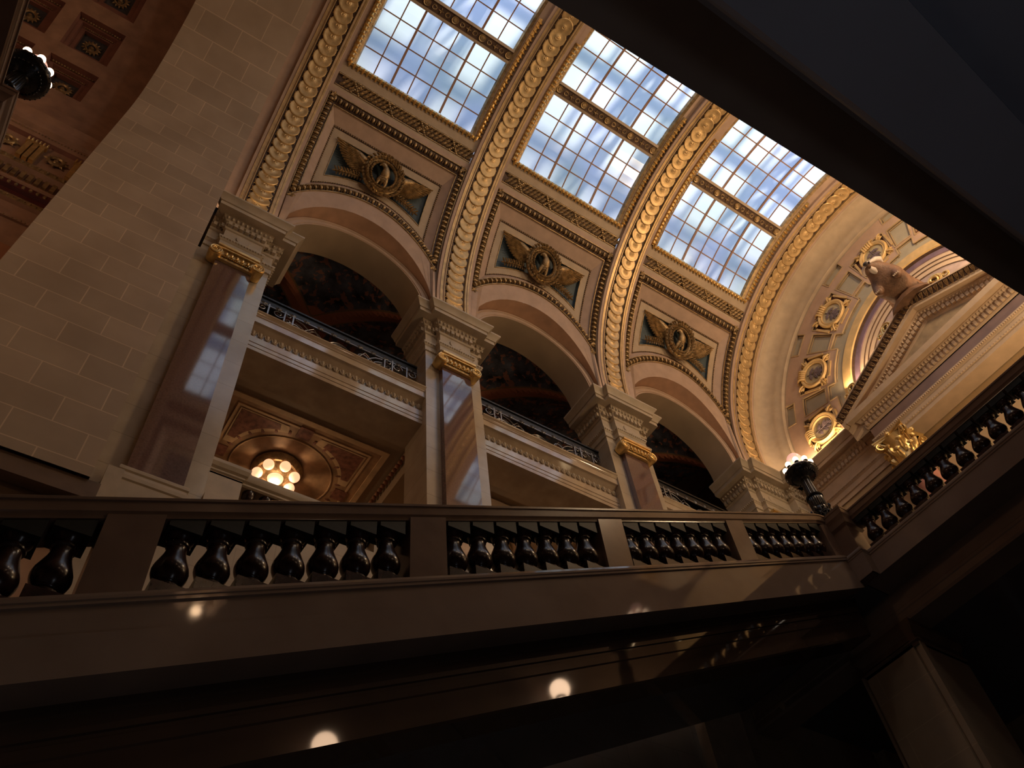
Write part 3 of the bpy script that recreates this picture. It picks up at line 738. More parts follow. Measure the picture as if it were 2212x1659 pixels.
# balconies
def build_balcony(i, cx):
    where = ['beside the limestone wall', 'in the middle bay', 'in the bay next to the pediment'][i]
    x0, x1 = PX[i] + 0.83, PX[i + 1] - 0.83
    root = empty('balcony', (cx, 10.9, 15.7), 'pale stone balcony edge with egg moulding, spanning the bay %s' % {0: 'beside the limestone wall', 1: 'in the middle', 2: 'next to the pediment'}[i], 'balcony', 'balconies between the piers')
    prof = [(11.2, 16.95), (10.68, 16.95), (10.66, 16.93), (10.67, 16.90), (10.71, 16.86), (10.73, 16.82), (10.73, 16.80), (10.75, 16.78), (10.75, 16.58), (10.80, 16.56), (10.93, 16.44), (10.95, 16.22),
            (10.97, 16.20), (10.88, 16.18), (10.88, 15.98), (10.90, 15.965), (10.90, 15.955), (10.885, 15.95), (10.885, 15.84), (10.905, 15.83), (10.905, 15.82), (10.89, 15.815), (10.89, 15.70), (11.75, 15.70)]
    b = MB(); b.grid([[(x, y, z) for y, z in prof] for x in (x0, x1)], 0)
    o = b.build('balcony_edge', LIME, smooth=20); o.parent = root; o.location = -np.array(root.location)
    b = MB(); n = int((x1 - x0) / 0.165)
    for k in range(n):
        x = x0 + (x1 - x0) * (k + 0.5) / n
        b.stamp(sph(0.048, 0.085, 0.05, 8, 5), fr((x, 10.925, 16.38), (1, 0, 0), (0, 0, 1), (0, -1, 0)))
        b.tube([(x - 0.065, 10.93, 16.47), (x - 0.07, 10.91, 16.38), (x - 0.04, 10.91, 16.30), (x, 10.91, 16.275), (x + 0.04, 10.91, 16.30), (x + 0.07, 10.91, 16.38), (x + 0.065, 10.93, 16.47)], 0.012, 4)
    o = b.build('egg_moulding', LIMEC, smooth=40); o.parent = root; o.location = -np.array(root.location)
    b = MB(); b.box((x0 - 0.0, 11.2, 16.3), (x1, 17.0, 16.9)); o = b.build('floor_slab', SOFF); o.parent = root; o.location = -np.array(root.location)
    # iron railing
    yr = 11.18; zb, zt = 16.95, 18.38
    rr = empty('iron_railing', (cx, yr, zb), 'black wrought iron railing with scrolls on the balcony %s' % where, 'railing', 'iron railings on the balconies')
    def fin(b, name, m, **k):
        o = b.build(name, m, **k); o.parent = rr; o.location = -np.array(rr.location); return o
    b = MB(); b.box((x0, yr - 0.05, zt - 0.06), (x1, yr + 0.07, zt)); b.box((x0, yr - 0.015, zt - 0.30), (x1, yr + 0.03, zt - 0.08)); fin(b, 'handrail', IROND)
    b = MB(); b.box((x0, yr - 0.035, zt - 0.335), (x1, yr - 0.005, zt - 0.305)); b.box((x0, yr - 0.03, zb + 0.06), (x1, yr, zb + 0.10)); fin(b, 'crossrail', IRON)
    w = x1 - x0
    for f in (0.07, 0.165, 0.215, 0.785, 0.835, 0.93):
        b = MB(); b.box((x0 + w * f - 0.018, yr - 0.045, zb), (x0 + w * f + 0.018, yr - 0.01, zt - 0.25)); fin(b, 'post', IRON)
    zc = (zb + zt - 0.3) / 2; hh = (zt - 0.34 - zb - 0.1) / 2
    def ringp(x, z, r, n=18): return [(x + r * cos(2 * PI * k / n), yr - 0.02, z + r * sin(2 * PI * k / n)) for k in range(n)]
    def scr(x, z, r, a0, s, turns=1.5, n=26): return [(x + r * (1 - 0.8 * k / (n - 1)) * cos(a0 + s * turns * 2 * PI * k / (n - 1)), yr - 0.02, z + r * (1 - 0.8 * k / (n - 1)) * sin(a0 + s * turns * 2 * PI * k / (n - 1))) for k in range(n)]
    b = MB()
    b.tube(ringp(cx, zc, hh * 0.62), 0.02, 5, closed=True); b.tube(ringp(cx, zc, hh * 0.50), 0.012, 5, closed=True)
    for q in range(4):
        a = PI / 2 * q; b.tube(ringp(cx + hh * 0.24 * cos(a), zc + hh * 0.24 * sin(a), hh * 0.2, 10), 0.013, 4, closed=True)
    for s in (-1, 1):
        for (fx, fr_, tr) in ((0.27, 0.98, 1.7), (0.27, 0.72, 1.2), (0.27, 0.46, 0.9)):
            b.tube(scr(cx + s * w * fx, zc - hh * (1 - fr_) * 0.2, hh * fr_, PI / 2 + (0 if s > 0 else 0), s, tr), 0.017, 5)
        b.tube(scr(cx + s * w * 0.155, zc + hh * 0.35, hh * 0.42, -PI / 2, -s, 1.3), 0.015, 5)
        b.tube(scr(cx + s * w * 0.155, zc - hh * 0.40, hh * 0.42, PI / 2, s, 1.3), 0.015, 5)
        b.tube([(cx + s * w * (0.10 + 0.06 * k), yr - 0.02, zc + hh * 0.9 * sin(k * 1.4)) for k in range(5)], 0.014, 5)
        for q in range(5):
            b.tube(ringp(cx + s * w * 0.312, zb + 0.18 + q * 0.22, 0.055, 8), 0.012, 4, closed=True)
        for q in range(3):
            b.tube(scr(cx + s * w * (0.37 + 0.0 * q), zb + 0.25 + q * 0.36, 0.15, PI * q, s, 1.4, 18), 0.014, 4)
            b.tube(scr(cx + s * w * 0.465, zb + 0.25 + q * 0.36, 0.13, PI * q + 1, -s, 1.4, 18), 0.014, 4)
    fin(b, 'scrollwork', IRON, smooth=50)
    b = MB()
    for q in range(12):
        x = x0 + w * (q + 0.5) / 12
        for a in (-0.9, -0.3, 0.3, 0.9): b.stamp(LEAF, fr((x, yr - 0.03, zt - 0.34), (0.06 * cos(a), 0, -0.06 * sin(a)), (0.12 * sin(a), 0, 0.12 * cos(a)), (0, -0.1, 0)))
    fin(b, 'cresting', IRON, smooth=50)
for i, cx in enumerate(BAYS): build_balcony(i, cx)

# ------------------------------------------------------------------ lower gallery: ceiling, lamp, parapet, walls
b = MB(); b.box((0.2, 11.75, 15.9), (20.6, 17.0, 16.3), 0); b.build('ceiling_gallery', SOFF, kind='structure')
for i, cx in enumerate(BAYS):
    z = 15.9
    b = MB()
    h, y0, y1 = 2.15, 12.05, 16.0
    m = 0
    def frame(b, x0, ya, x1, yb, w, d, m):
        for q in ((x0, ya, x1, ya + w), (x0, yb - w, x1, yb), (x0, ya + w, x0 + w, yb - w), (x1 - w, ya + w, x1, yb - w)): b.box((q[0], q[1], z - d), (q[2], q[3], z + 0.01), m)
    if i == 0:
        b.box((cx - h + 0.2, y0 + 0.2, z - 0.012), (cx + h - 0.2, y1 - 0.2, z + 0.0), 0)
        frame(b, cx - h + 0.1, y0 + 0.15, cx + h - 0.1, y1 - 0.15, 0.14, 0.05, 1)
        frame(b, cx - h + 0.45, y0 + 0.45, cx + h - 0.45, y1 - 0.45, 0.05, 0.03, 1)
        yc = (y0 + y1) / 2
        hx = h - 0.55; hy = (y1 - y0) / 2 - 0.55
        for sx in (-1, 1):
            for sy in (-1, 1):
                for kk, (mm, sc, dz) in enumerate(((1, 1.0, 0.022), (2, 0.86, 0.028))):
                    pts = []; n = 10; cor = np.array((sx * hx, sy * hy)); r = 1.42
                    cen = cor * 0.86
                    arc = [(sx * r * cos(a), sy * r * sin(a) * hy / hx) for a in np.linspace(R_(14), R_(76), n)]
                    poly = [(hx * sx, sy * 0.32), (hx * sx, hy * sy), (sx * 0.40, hy * sy)] + arc[::-1]
                    poly = [tuple(cen + (np.array(p) - cen) * (1.0 if kk == 0 else 0.80)) for p in poly]
                    Vv = [(cx + p[0], yc + p[1], z - dz) for p in poly]; b.add(Vv, [list(range(len(Vv)))], mm)
        for q in ((0, 1), (1, 0), (0, -1), (-1, 0)):
            px, py = cx + q[0] * hx * 0.98, yc + q[1] * hy * 0.98
            b.box((px - 0.17, py - 0.17, z - 0.04), (px + 0.17, py + 0.17, z), 2)
        ring = [(cx + 1.25 * cos(2 * PI * k / 40), yc + 1.25 * hy / hx * sin(2 * PI * k / 40), z - 0.02) for k in range(40)]
        b.tube(ring, 0.02, 4, 1, closed=True)
        for k in range(28):
            a = 2 * PI * k / 28; p = (cx + 1.36 * cos(a), yc + 1.36 * sin(a) * hy / hx, z - 0.02)
            b.stamp((LEAF[0], LEAF[1], [2] * len(LEAF[1])), fr(p, (-sin(a) * 0.14, cos(a) * 0.14, 0), (cos(a) * 0.15, sin(a) * 0.15, 0), (0, 0, -0.05)))
        b.build('ceiling_painted_panel', [OCHRE, OCHL, RED], kind='structure')
    else:
        frame(b, cx - h + 0.2, y0 + 0.2, cx + h - 0.2, y1 - 0.2, 0.10, 0.06, 0)
        b.build('ceiling_panel_moulding', [SOFF], kind='structure')
for x in PX[1:3]:
    b = MB(); b.box((x - 0.62, 11.72, 15.3), (x + 0.62, 17.0, 15.9)); b.box((x - 0.70, 11.72, 15.72), (x + 0.70, 17.0, 15.84)); b.build('ceiling_beam', SOFF, kind='structure')
    b = MB()
    for s in (-1, 1):
        for k in range(34): b.stamp(EGG, fr((x + s * 0.72, 11.85 + k * 0.15, 15.66), (0, 1, 0), (0, 0, 1), (s, 0, 0), 1.3))
    b.build('trim_beam_eggs', RUST, smooth=40, kind='structure')
b = MB(); b.box((0.2, 17.0, -2.2), (20.6, 17.2, 16.5)); b.build('wall_gallery', CREAM, kind='structure')
LOW = blocks(mat('dado_limestone', (0.50, 0.40, 0.29), 0.4, scale=1.2, col2=(0.40, 0.31, 0.22)), 1.3, 0.62, mortar=0.01, joint=0.8, dark=0.9)
for i in range(3):
    b = MB(); b.box((PX[i] + 0.84, 10.62, -2.2), (PX[i + 1] - 0.84, 10.9, 10.9)); b.build('wall_arcade_lower', LOW, kind='structure')
b = MB(); b.box((0.33, 11.73, 10.5), (20.59, 17.0, 10.9)); b.build('floor_gallery', LOW, kind='structure')

def build_parapet(i, cx):
    x0, x1 = PX[i] + 0.83, PX[i + 1] - 0.83
    root = empty('stone_parapet', (cx, 11.4, 10.9), 'white stone parapet of the gallery floor, %s' % ['under the round ceiling lamp', 'between the second and third piers', 'between the third pier and the corner'][i], 'parapet', 'gallery parapets')
    def fin(b, name, m, **k):
        o = b.build(name, m, **k); o.parent = root; o.location = -np.array(root.location); return o
    cap = [(0.0, -0.30), (0.03, -0.27), (0.03, -0.23), (0.07, -0.19), (0.10, -0.10), (0.10, -0.02), (0.08, 0.0)]
    b = MB(); pth = [(x0, 11.56), (x1, 11.56)]
    b.grid([[(x, 11.56 - d, 12.62 + z) for d, z in cap] + [(x, 11.9, 12.62), (x, 11.9, 12.32), (x, 11.56, 12.32)] for x in (x0, x1)], 0); fin(b, 'coping', LIMEC, smooth=25)
    for a, c_ in ((x0, x0 + 0.78), (x1 - 0.78, x1)):
        b = MB(); b.box((a, 11.47, 10.9), (c_, 11.95, 12.34)); b.sweep(plan_frames([(a, 11.47), (c_, 11.47), (c_, 11.95)] if a == x0 else [(a, 11.95), (a, 11.47), (c_, 11.47)]), [(d, 12.65 + z) for d, z in cap] ); b.box((a, 11.47, 12.3), (c_, 11.95, 12.65)); fin(b, 'pedestal', LIMEC)
    b = MB(); b.box((x0 + 0.78, 11.6, 10.9), (x1 - 0.78, 11.8, 11.15)); fin(b, 'curb', LIMEC)
    prof = [(0.13, 11.15), (0.13, 11.2), (0.10, 11.24), (0.13, 11.3), (0.17, 11.45), (0.15, 11.6), (0.08, 11.85), (0.07, 12.0), (0.11, 12.08), (0.09, 12.12), (0.13, 12.18), (0.13, 12.33)]
    nb = 8
    for k in range(nb):
        x = x0 + 1.0 + (x1 - x0 - 2.0) * k / (nb - 1)
        if i > 0: continue
        b = MB().lathe(prof, 12, (x, 11.7, 0)); fin(b, 'baluster', BAL, smooth=40)
for i, cx in enumerate(BAYS): build_parapet(i, cx)

def build_ceiling_lamp(p, label):
    root = empty('ceiling_lamp', p, label, 'ceiling lamp')
    b = MB().lathe([(0.0, 0.02), (0.60, 0.02), (0.62, -0.03), (0.58, -0.10), (0.50, -0.16), (0.44, -0.15), (0.36, -0.24), (0.22, -0.30), (0.0, -0.30)][::-1], 28)
    for k in range(36):
        a = 2 * PI * k / 36; b.stamp(LEAF, fr((0.60 * cos(a), 0.60 * sin(a), -0.04), (-sin(a) * 0.12, cos(a) * 0.12, 0), (-cos(a) * 0.14, -sin(a) * 0.14, -0.07), (0, 0, -0.12)))
    b.build('canopy', GOLDD, parent=root, smooth=45)
    for k in range(7):
        a = 2 * PI * k / 7 + 0.35
        o = MB(); o.stamp(sph(0.135, 0.135, 0.135, 20, 12), np.eye(4)); g = o.build('globe', BULBC, parent=root, smooth=180); g.location = (0.45 * cos(a), 0.45 * sin(a), -0.28)
        o = MB().lathe([(0.06, 0.16), (0.08, 0.12), (0.05, 0.10)], 10); s = o.build('socket', GOLD, parent=g, smooth=40)
    lo = lamp('POINT', (0, 0, -0.62), 22, (1.0, 0.64, 0.36), 0.11); lo.parent = root
    b = MB().lathe([(0.0, -0.46), (0.10, -0.44), (0.18, -0.36), (0.20, -0.28), (0.22, -0.27)], 20); b.build('bowl', BULBC, parent=root, smooth=60)
    b = MB().lathe([(0.20, -0.30), (0.24, -0.29), (0.24, -0.25), (0.19, -0.24)], 20); b.build('bowl_ring', GOLDD, parent=root, smooth=60)
    return root
build_ceiling_lamp((3.95, 13.98, 15.86), 'round gilded ceiling lamp with a ring of glowing opal globes under painted ceiling')
build_ceiling_lamp((10.1, 13.98, 15.86), 'ceiling lamp of the middle bay, hidden behind the stair rail')
build_ceiling_lamp((16.1, 13.98, 15.86), 'ceiling lamp of the bay next to the pediment, hidden behind the stair rail')

# ------------------------------------------------------------------ limestone wall and its transverse arch
XW0, XW1, YW, RW = -2.58, 0.124, 9.70, 6.24
b = MB()
prof_th = [(YW, 9.45)] + [(YC + RW * cos(R_(t)), ZC + RW * sin(R_(t))) for t in np.linspace(0, 180, 61)] + [(2 * YC - YW, 9.45)]
b.grid([[(x, y, z) for y, z in prof_th] for x in (XW0, XW1)], 0)
out = [(YC + 8.0 * cos(R_(t)), ZC + 8.0 * sin(R_(t))) for t in np.linspace(0, 180, 61)]
out = [(YC + 8.0, 9.45)] + out + [(YC - 8.0, 9.45)]
for x in (XW0, XW1): b.grid([[(x, p[0], p[1]), (x, q[0], q[1])] for p, q in zip(prof_th, out)], 0, flip=(x == XW1))
b.build('wall_left', WALL, smooth=30, kind='structure')
b = MB(); b.box((-9, 9.75, 9.10), (0.30, 17.0, 9.44), 0); b.box((-9, 9.95, 8.75), (0.28, 17.0, 9.12), 0); b.build('trim_lintel', mat('lintel_brown', (0.16, 0.10, 0.065), 0.5), kind='structure')
b = MB(); b.box((-9, 10.2, -2.2), (0.34, 10.6, 8.8)); b.build('wall_left_lower', RUSTP, kind='structure')
b = MB(); b.box((0.30, 10.28, -2.2), (0.55, 10.75, 10.40)); b.build('wall_left_plinth', LIMEC, kind='structure')

# coffered vault beyond the arch
cof = MB(); COLS = [-4.93 - 1.57 * k for k in range(5)]; rows = [(8.0, 18.2), (22.2, 32.4), (36.3, 46.5), (50.4, 60.6), (64.5, 74.7), (78.6, 88.8), (92.7, 102.9)]
xs = sorted(set([-12.0, -2.4] + [c for c in COLS] + [c + 1.19 for c in COLS])); ths = sorted(set([1.5, 186.0] + [t for r in rows for t in r]))
for a in range(len(xs) - 1):
    for c_ in range(len(ths) - 1):
        x0, x1, t0, t1 = xs[a], xs[a + 1], ths[c_], ths[c_ + 1]
        if any(abs(x0 - c) < 1e-6 for c in COLS) and any(abs(t0 - r[0]) < 1e-6 for r in rows):
            L = [(x0, t0, x1, t1, RV), (x0 + .03, t0 + .25, x1 - .03, t1 - .25, RV + .16), (x0 + .14, t0 + 1.2, x1 - .14, t1 - 1.2, RV + .16), (x0 + .16, t0 + 1.4, x1 - .16, t1 - 1.4, RV + .26), (x0 + .27, t0 + 2.3, x1 - .27, t1 - 2.3, RV + .26), (x0 + .27, t0 + 2.3, x1 - .27, t1 - 2.3, RV + .40)]
            mm = [1, 1, 1, 1, 1]
            for k in range(5):
                A = L[k]; B = L[k + 1]
                qa = [V(A[0], A[1], A[4]), V(A[2], A[1], A[4]), V(A[2], A[3], A[4]), V(A[0], A[3], A[4])]; qb = [V(B[0], B[1], B[4]), V(B[2], B[1], B[4]), V(B[2], B[3], B[4]), V(B[0], B[3], B[4])]
                cof.grid([[p, q] for p, q in zip(qa, qb)], mm[k], cu=True)
            cof.add(qb, [[0, 1, 2, 3]], 2)
        else:
            cof.grid([[V(x, t) for t in np.linspace(t0, t1, 2 + int((t1 - t0) / 12))] for x in (x0, x1)], 0)
COFB = mat('coffer_brown', (0.34, 0.19, 0.12), 0.6); COFR = mat('coffer_red', (0.24, 0.10, 0.07), 0.6); COFD = mat('coffer_dark', (0.07, 0.065, 0.07), 0.6)
cof.build('ceiling_coffered', [COFB, COFR, COFD], kind='structure')
def rosette(R, n=12, m=GOLDD):
    b = MB().lathe([(0, 0.07), (0.05 * R / .3, 0.06), (0.07 * R / .3, 0.02), (0.1 * R / .3, 0.0)], 12)
    b.tube([(R * 0.62 * cos(2 * PI * k / 24), R * 0.62 * sin(2 * PI * k / 24), 0.03) for k in range(24)], R * 0.16, 6, closed=True)
    for k in range(n):
        a = 2 * PI * k / n; b.stamp(LEAF, fr((R * .45 * cos(a), R * .45 * sin(a), 0.02), (-sin(a) * R * .5, cos(a) * R * .5, 0), (cos(a) * R * .62, sin(a) * R * .62, 0), (0, 0, R * .5)))
    return b
proto = None; k = 0
names = ['lowest row, nearest the wall edge', 'lowest row, second from the wall edge', 'second row, nearest the wall edge', 'second row, second from the wall edge', 'third row, nearest the wall edge', 'third row, second from the wall edge']
for ri in range(3):
    for ci in range(2):
        t = (rows[ri][0] + rows[ri][1]) / 2; x = COLS[ci] + 0.595; n = VN(t)
        M = Matrix(np.vstack([np.column_stack([np.array((1, 0, 0)), np.cross(n, (1, 0, 0)), n, V(x, t, RV + 0.38)]), [0, 0, 0, 1]]).tolist())
        if proto is None:
            proto = rosette(0.24, 14).build('ceiling_rosette', GOLDD, smooth=50); o = proto
            tag(o, '', 'rosette', 'rosettes in the ceiling coffers')
        else: o = proto.copy(); COL.objects.link(o)
        o.matrix_world = M; o['label'] = 'round gilded rosette in a dark ceiling coffer, ' + names[ri * 2 + ci]
b = MB()
for ri in range(3):
    for ci in range(2):
        x0 = COLS[ci]; t0, t1 = rows[ri]
        for (dx, dt, R, sz) in ((0.07, 0.7, RV + 0.13, 0.06), (0.215, 1.85, RV + 0.24, 0.045)):
            for q in range(15):
                b.stamp(BEAD, fr(V(x0 + dx + (1.19 - 2 * dx) * (q + .5) / 15, t1 - dt, R), (sz * 1.1, 0, 0), VT(t1) * sz, VN(t1) * sz))
b.build('trim_coffer_beads', GOLDD, smooth=40, kind='structure')
# entablature of the coffered hall
root = empty('gilded_entablature', (-5.5, 10.5, 16.0), 'red and gold entablature with rosettes and triglyphs beyond the limestone wall', 'entablature')
prof = [(10.62, 15.0), (10.62, 16.05), (10.57, 16.06), (10.57, 16.12), (10.62, 16.14), (10.62, 16.62), (10.54, 16.66), (10.54, 16.82), (10.60, 16.84), (10.60, 17.06), (10.52, 17.10), (10.52, 17.28), (10.60, 17.30), (10.60, 17.38), (10.56, 17.42), (10.56, 17.86), (10.46, 17.94), (10.46, 18.12), (10.56, 18.16), (10.56, 19.26), (10.46, 19.30), (10.40, 19.42), (10.40, 19.50), (10.32, 19.56), (10.32, 19.90), (10.25, 20.1), (10.58, 20.2), (10.58, 21.3)]
pm = [0] * 6 + [1, 0, 2, 2, 2, 1, 1, 0, 0, 0, 1, 1, 0, 3] + [0] * 8
P = np.array([[(x, y, z) for y, z in prof] for x in (-12, -2.45)]); b = MB()
for j in range(len(prof) - 1): b.grid(P[:, j:j + 2], pm[j])
o = b.build('mouldings', [COFB, GOLDD, mat('oxblood', (0.09, 0.02, 0.018), 0.4), COFR]); o.parent = root; o.location = -np.array(root.location)
b = MB()
for z, y, sz, pt in ((16.74, 10.54, 0.10, 0.11), (17.19, 10.52, 0.12, 0.14), (18.04, 10.46, 0.13, 0.17), (19.40, 10.40, 0.05, 0.07), (16.09, 10.57, 0.05, 0.08)):
    for k in range(int(5.2 / pt)): b.stamp(BEAD, fr((-2.5 - pt * k, y, z), (sz * .7, 0, 0), (0, 0, sz), (0, -sz * .6, 0)))
for k in range(34): b.box((-2.55 - k * 0.155 - 0.09, 10.50, 17.5), (-2.55 - k * 0.155, 10.57, 17.8))
o = b.build('beading', GOLDD, smooth=40); o.parent = root; o.location = -np.array(root.location)
AX = np.array([[1, 0, 0], [0, 0, -1], [0, 1, 0]])
for k in range(4):
    x = -3.22 - k * 1.02
    rb = rosette(0.25, 8); rb.v = [v @ AX.T + np.array((x, 10.54, 18.75)) for v in rb.v]
    o = rb.build('frieze_rosette', GOLDD, smooth=50); o.parent = root; o.location = -np.array(root.location)
    t = MB(); xx = x + 0.51
    for q in (-1, 0, 1): t.box((xx - 0.05 + q * 0.13, 10.46, 18.28), (xx + 0.05 + q * 0.13, 10.56, 19.0))
    t.box((xx - 0.22, 10.47, 19.02), (xx + 0.22, 10.56, 19.12))
    for q in range(6): t.stamp(LEAF, fr((xx - 0.2 + 0.08 * q, 10.46, 19.05), (0.09, 0, 0), (0, 0, 0.18), (0, -0.1, 0)))
    o = t.build('triglyph', GOLD); o.parent = root; o.location = -np.array(root.location)
b = MB(); b.box((-12, 10.6, 9.4), (-2.45, 10.9, 15.2)); b.build('wall_far_left', RUST, kind='structure')
b = MB(); b.box((-12.2, -3.7, 9), (-12, 10.9, 29)); b.build('wall_hall_end', COFB, kind='structure')

# ------------------------------------------------------------------ end wall with pediment
XE = 20.55
def E(r, th, x=XE): a = R_(th); return (x, YC + r * cos(a), ZC + r * sin(a))
b = MB(); cove = [(19.70, 7.12), (19.74, 7.00), (19.80, 6.98), (19.84, 7.06), (19.88, 7.04)] + [(19.88 + 0.50 * sin(R_(t)), 6.44 + 0.60 * cos(R_(t))) for t in (10, 25, 40, 55, 70, 85)] + [(20.42, 6.44), (20.44, 6.30), (XE, 6.26), (XE, 6.20)]
T = np.linspace(-6.2, 186.2, 100)
b.grid([[E(r, t, x) for x, r in cove] for t in T], 0); b.build('trim_cove', TAN, smooth=40, kind='structure')
# coffered annulus as a polar cell grid
per = 28.3; c0 = [90 + per * k for k in range(-4, 5)]
thb = set([-6.2, 186.2])
for c in c0:
    for d in (-8.2, 8.2, per / 2 - 4.3, per / 2 + 4.3):
        if -6 < c + d < 186: thb.add(round(c + d, 3))
thb = sorted(thb); rb = [3.72, 4.0, 4.32, 4.42, 5.42, 5.52, 5.82, 6.20]
def cell(rm, tm):
    q = (tm - 90) % per; dist = min(q, per - q); dc = abs(q - per / 2)
    if dist < 8.2 and 4.32 < rm < 5.52: return 'r'
    if dc < 4.3:
        if 4.42 < rm < 5.42: return 'c'
        if rm > 5.82: return 'o'
        if rm < 4.32 and rm < 4.32: return 'k'
    if rm < 4.0: return 'k'
    return 'f'
dep = {'r': 0.14, 'c': 0.09, 'o': 0.09, 'k': 0.06, 'f': 0.0}
mi = {'r': 3, 'c': 1, 'o': 1, 'k': 1, 'f': 0}
b = MB(); NR, NT = len(rb) - 1, len(thb) - 1
cl = [[cell((rb[i] + rb[i + 1]) / 2, (thb[j] + thb[j + 1]) / 2) for j in range(NT)] for i in range(NR)]
for i in range(NR):
    for j in range(NT):
        k = cl[i][j]; x = XE + dep[k]; n = max(2, int((thb[j + 1] - thb[j]) / 2) + 1)
        b.grid([[E(rb[i], t, x), E(rb[i + 1], t, x)] for t in np.linspace(thb[j], thb[j + 1], n)], mi[k])
        if i == NR - 1 and dep[k]: b.grid([[E(rb[i + 1], t, x), E(rb[i + 1], t, XE)] for t in np.linspace(thb[j], thb[j + 1], n)], 2)
        if i + 1 < NR and dep[cl[i + 1][j]] != dep[k]:
            b.grid([[E(rb[i + 1], t, x), E(rb[i + 1], t, XE + dep[cl[i + 1][j]])] for t in np.linspace(thb[j], thb[j + 1], n)], 2)
        if j + 1 < NT and dep[cl[i][j + 1]] != dep[k]:
            b.grid([[E(rb[i], thb[j + 1], x), E(rb[i], thb[j + 1], XE + dep[cl[i][j + 1]])], [E(rb[i + 1], thb[j + 1], x), E(rb[i + 1], thb[j + 1], XE + dep[cl[i][j + 1]])]], 2)
        # moulding lines round the sunk cells
        if k != 'f':
            for (A_, B_, di, dj) in (((rb[i], thb[j]), (rb[i], thb[j + 1]), -1, 0), ((rb[i + 1], thb[j]), (rb[i + 1], thb[j + 1]), 1, 0), ((rb[i], thb[j]), (rb[i + 1], thb[j]), 0, -1), ((rb[i], thb[j + 1]), (rb[i + 1], thb[j + 1]), 0, 1)):
                ii, jj = i + di, j + dj
                if 0 <= ii < NR and 0 <= jj < NT and cl[ii][jj] == 'f':
                    mr, mt = (rb[i] + rb[i + 1]) / 2, (thb[j] + thb[j + 1]) / 2
                    for ins, rad in ((0.0, 0.028), (0.06, 0.02)):
                        pts = []
                        for s in np.linspace(0, 1, 7 if di else 2):
                            r = A_[0] + (B_[0] - A_[0]) * s; t = A_[1] + (B_[1] - A_[1]) * s
                            r2 = r - np.sign(r - mr) * ins * (1 if di else 1); t2 = t - np.sign(t - mt) * math.degrees(ins / 4.9)
                            pts.append(np.array(E(r2, t2, XE + (0.0 if ins == 0 else 0.06))))
                        b.tube(pts, rad, 4, 4)
b.build('wall_end_coffers', [mat('salmon_plaster', (0.56, 0.37, 0.25), 0.6, var=0.05), SAGE, TAN, COFR, mat('ochre_moulding', (0.55, 0.38, 0.20), 0.5)], kind='structure')
# gold rim, purple and cream arcs and the inner lavender field
rings = [(3.72, XE + 0.06, 0), (3.66, XE - 0.02, 0), (3.34, XE - 0.02, 0), (3.30, XE + 0.02, 1), (3.29, XE + 0.10, 1), (3.26, XE + 0.12, 2), (3.08, XE + 0.12, 2), (3.07, XE + 0.16, 3), (2.93, XE + 0.16, 1), (2.91, XE + 0.20, 3), (2.80, XE + 0.20, 1), (2.78, XE + 0.24, 3), (2.62, XE + 0.24, 1), (2.60, XE + 0.28, 4), (0.0, XE + 0.28, 4)]
b = MB()
for k in range(len(rings) - 1):
    b.grid([[E(rings[k][0], t, rings[k][1]), E(rings[k + 1][0], t, rings[k + 1][1])] for t in np.linspace(-6.2, 186.2, 80)], rings[k][2])
b.build('wall_end_lunette', [GOLDP, BRONZE, PURP, CREAM, LAV], kind='structure')
b = MB(); b.box((XE + 0.12, -4, 19.9), (XE + 0.5, 11, 21.0)); b.build('wall_end_attic', PINK, kind='structure')
b = MB(); b.box((20.63, -5, -2.2), (20.9, 11, 20.2)); b.build('wall_end', blocks(mat('ashlar_ochre', (0.56, 0.40, 0.23), 0.45, scale=1.0, col2=(0.48, 0.33, 0.18)), 1.3, 0.62, axes=('Y', 'Z'), mortar=0.008, joint=0.85, dark=0.93), kind='structure')

def sprig(b, s, m=0):
    """flat sprig of leaves in the yz plane, facing -x"""
    def pt(u, v, d=0.0): return np.array((-d, u, v))
    b.tube([pt(-0.02 * s, -0.26 * s, .01), pt(0.0, -0.05 * s, .01), pt(0.02 * s, 0.22 * s, .01)], 0.014 * s, 5, m)
    for k, (h, a, L) in enumerate(((-0.16, 62, .26), (-0.16, -62, .26), (-0.02, 48, .30), (-0.02, -48, .30), (0.10, 36, .26), (0.10, -36, .26), (0.18, 0, .22))):
        r = R_(a); d = np.array((0, sin(r), cos(r))); w = np.array((0, cos(r), -sin(r)))
        b.stamp((LEAF[0], LEAF[1], [m] * len(LEAF[1])), fr(pt(0, h * s, .01), w * 0.26 * s, d * L * s, (-0.08 * s, 0, 0)))
MEDG = mat('medallion_field', (0.60, 0.47, 0.26), 0.5, var=0.1); LEAFP = mat('painted_leaves', (0.21, 0.15, 0.15), 0.6, var=0.3, scale=6)
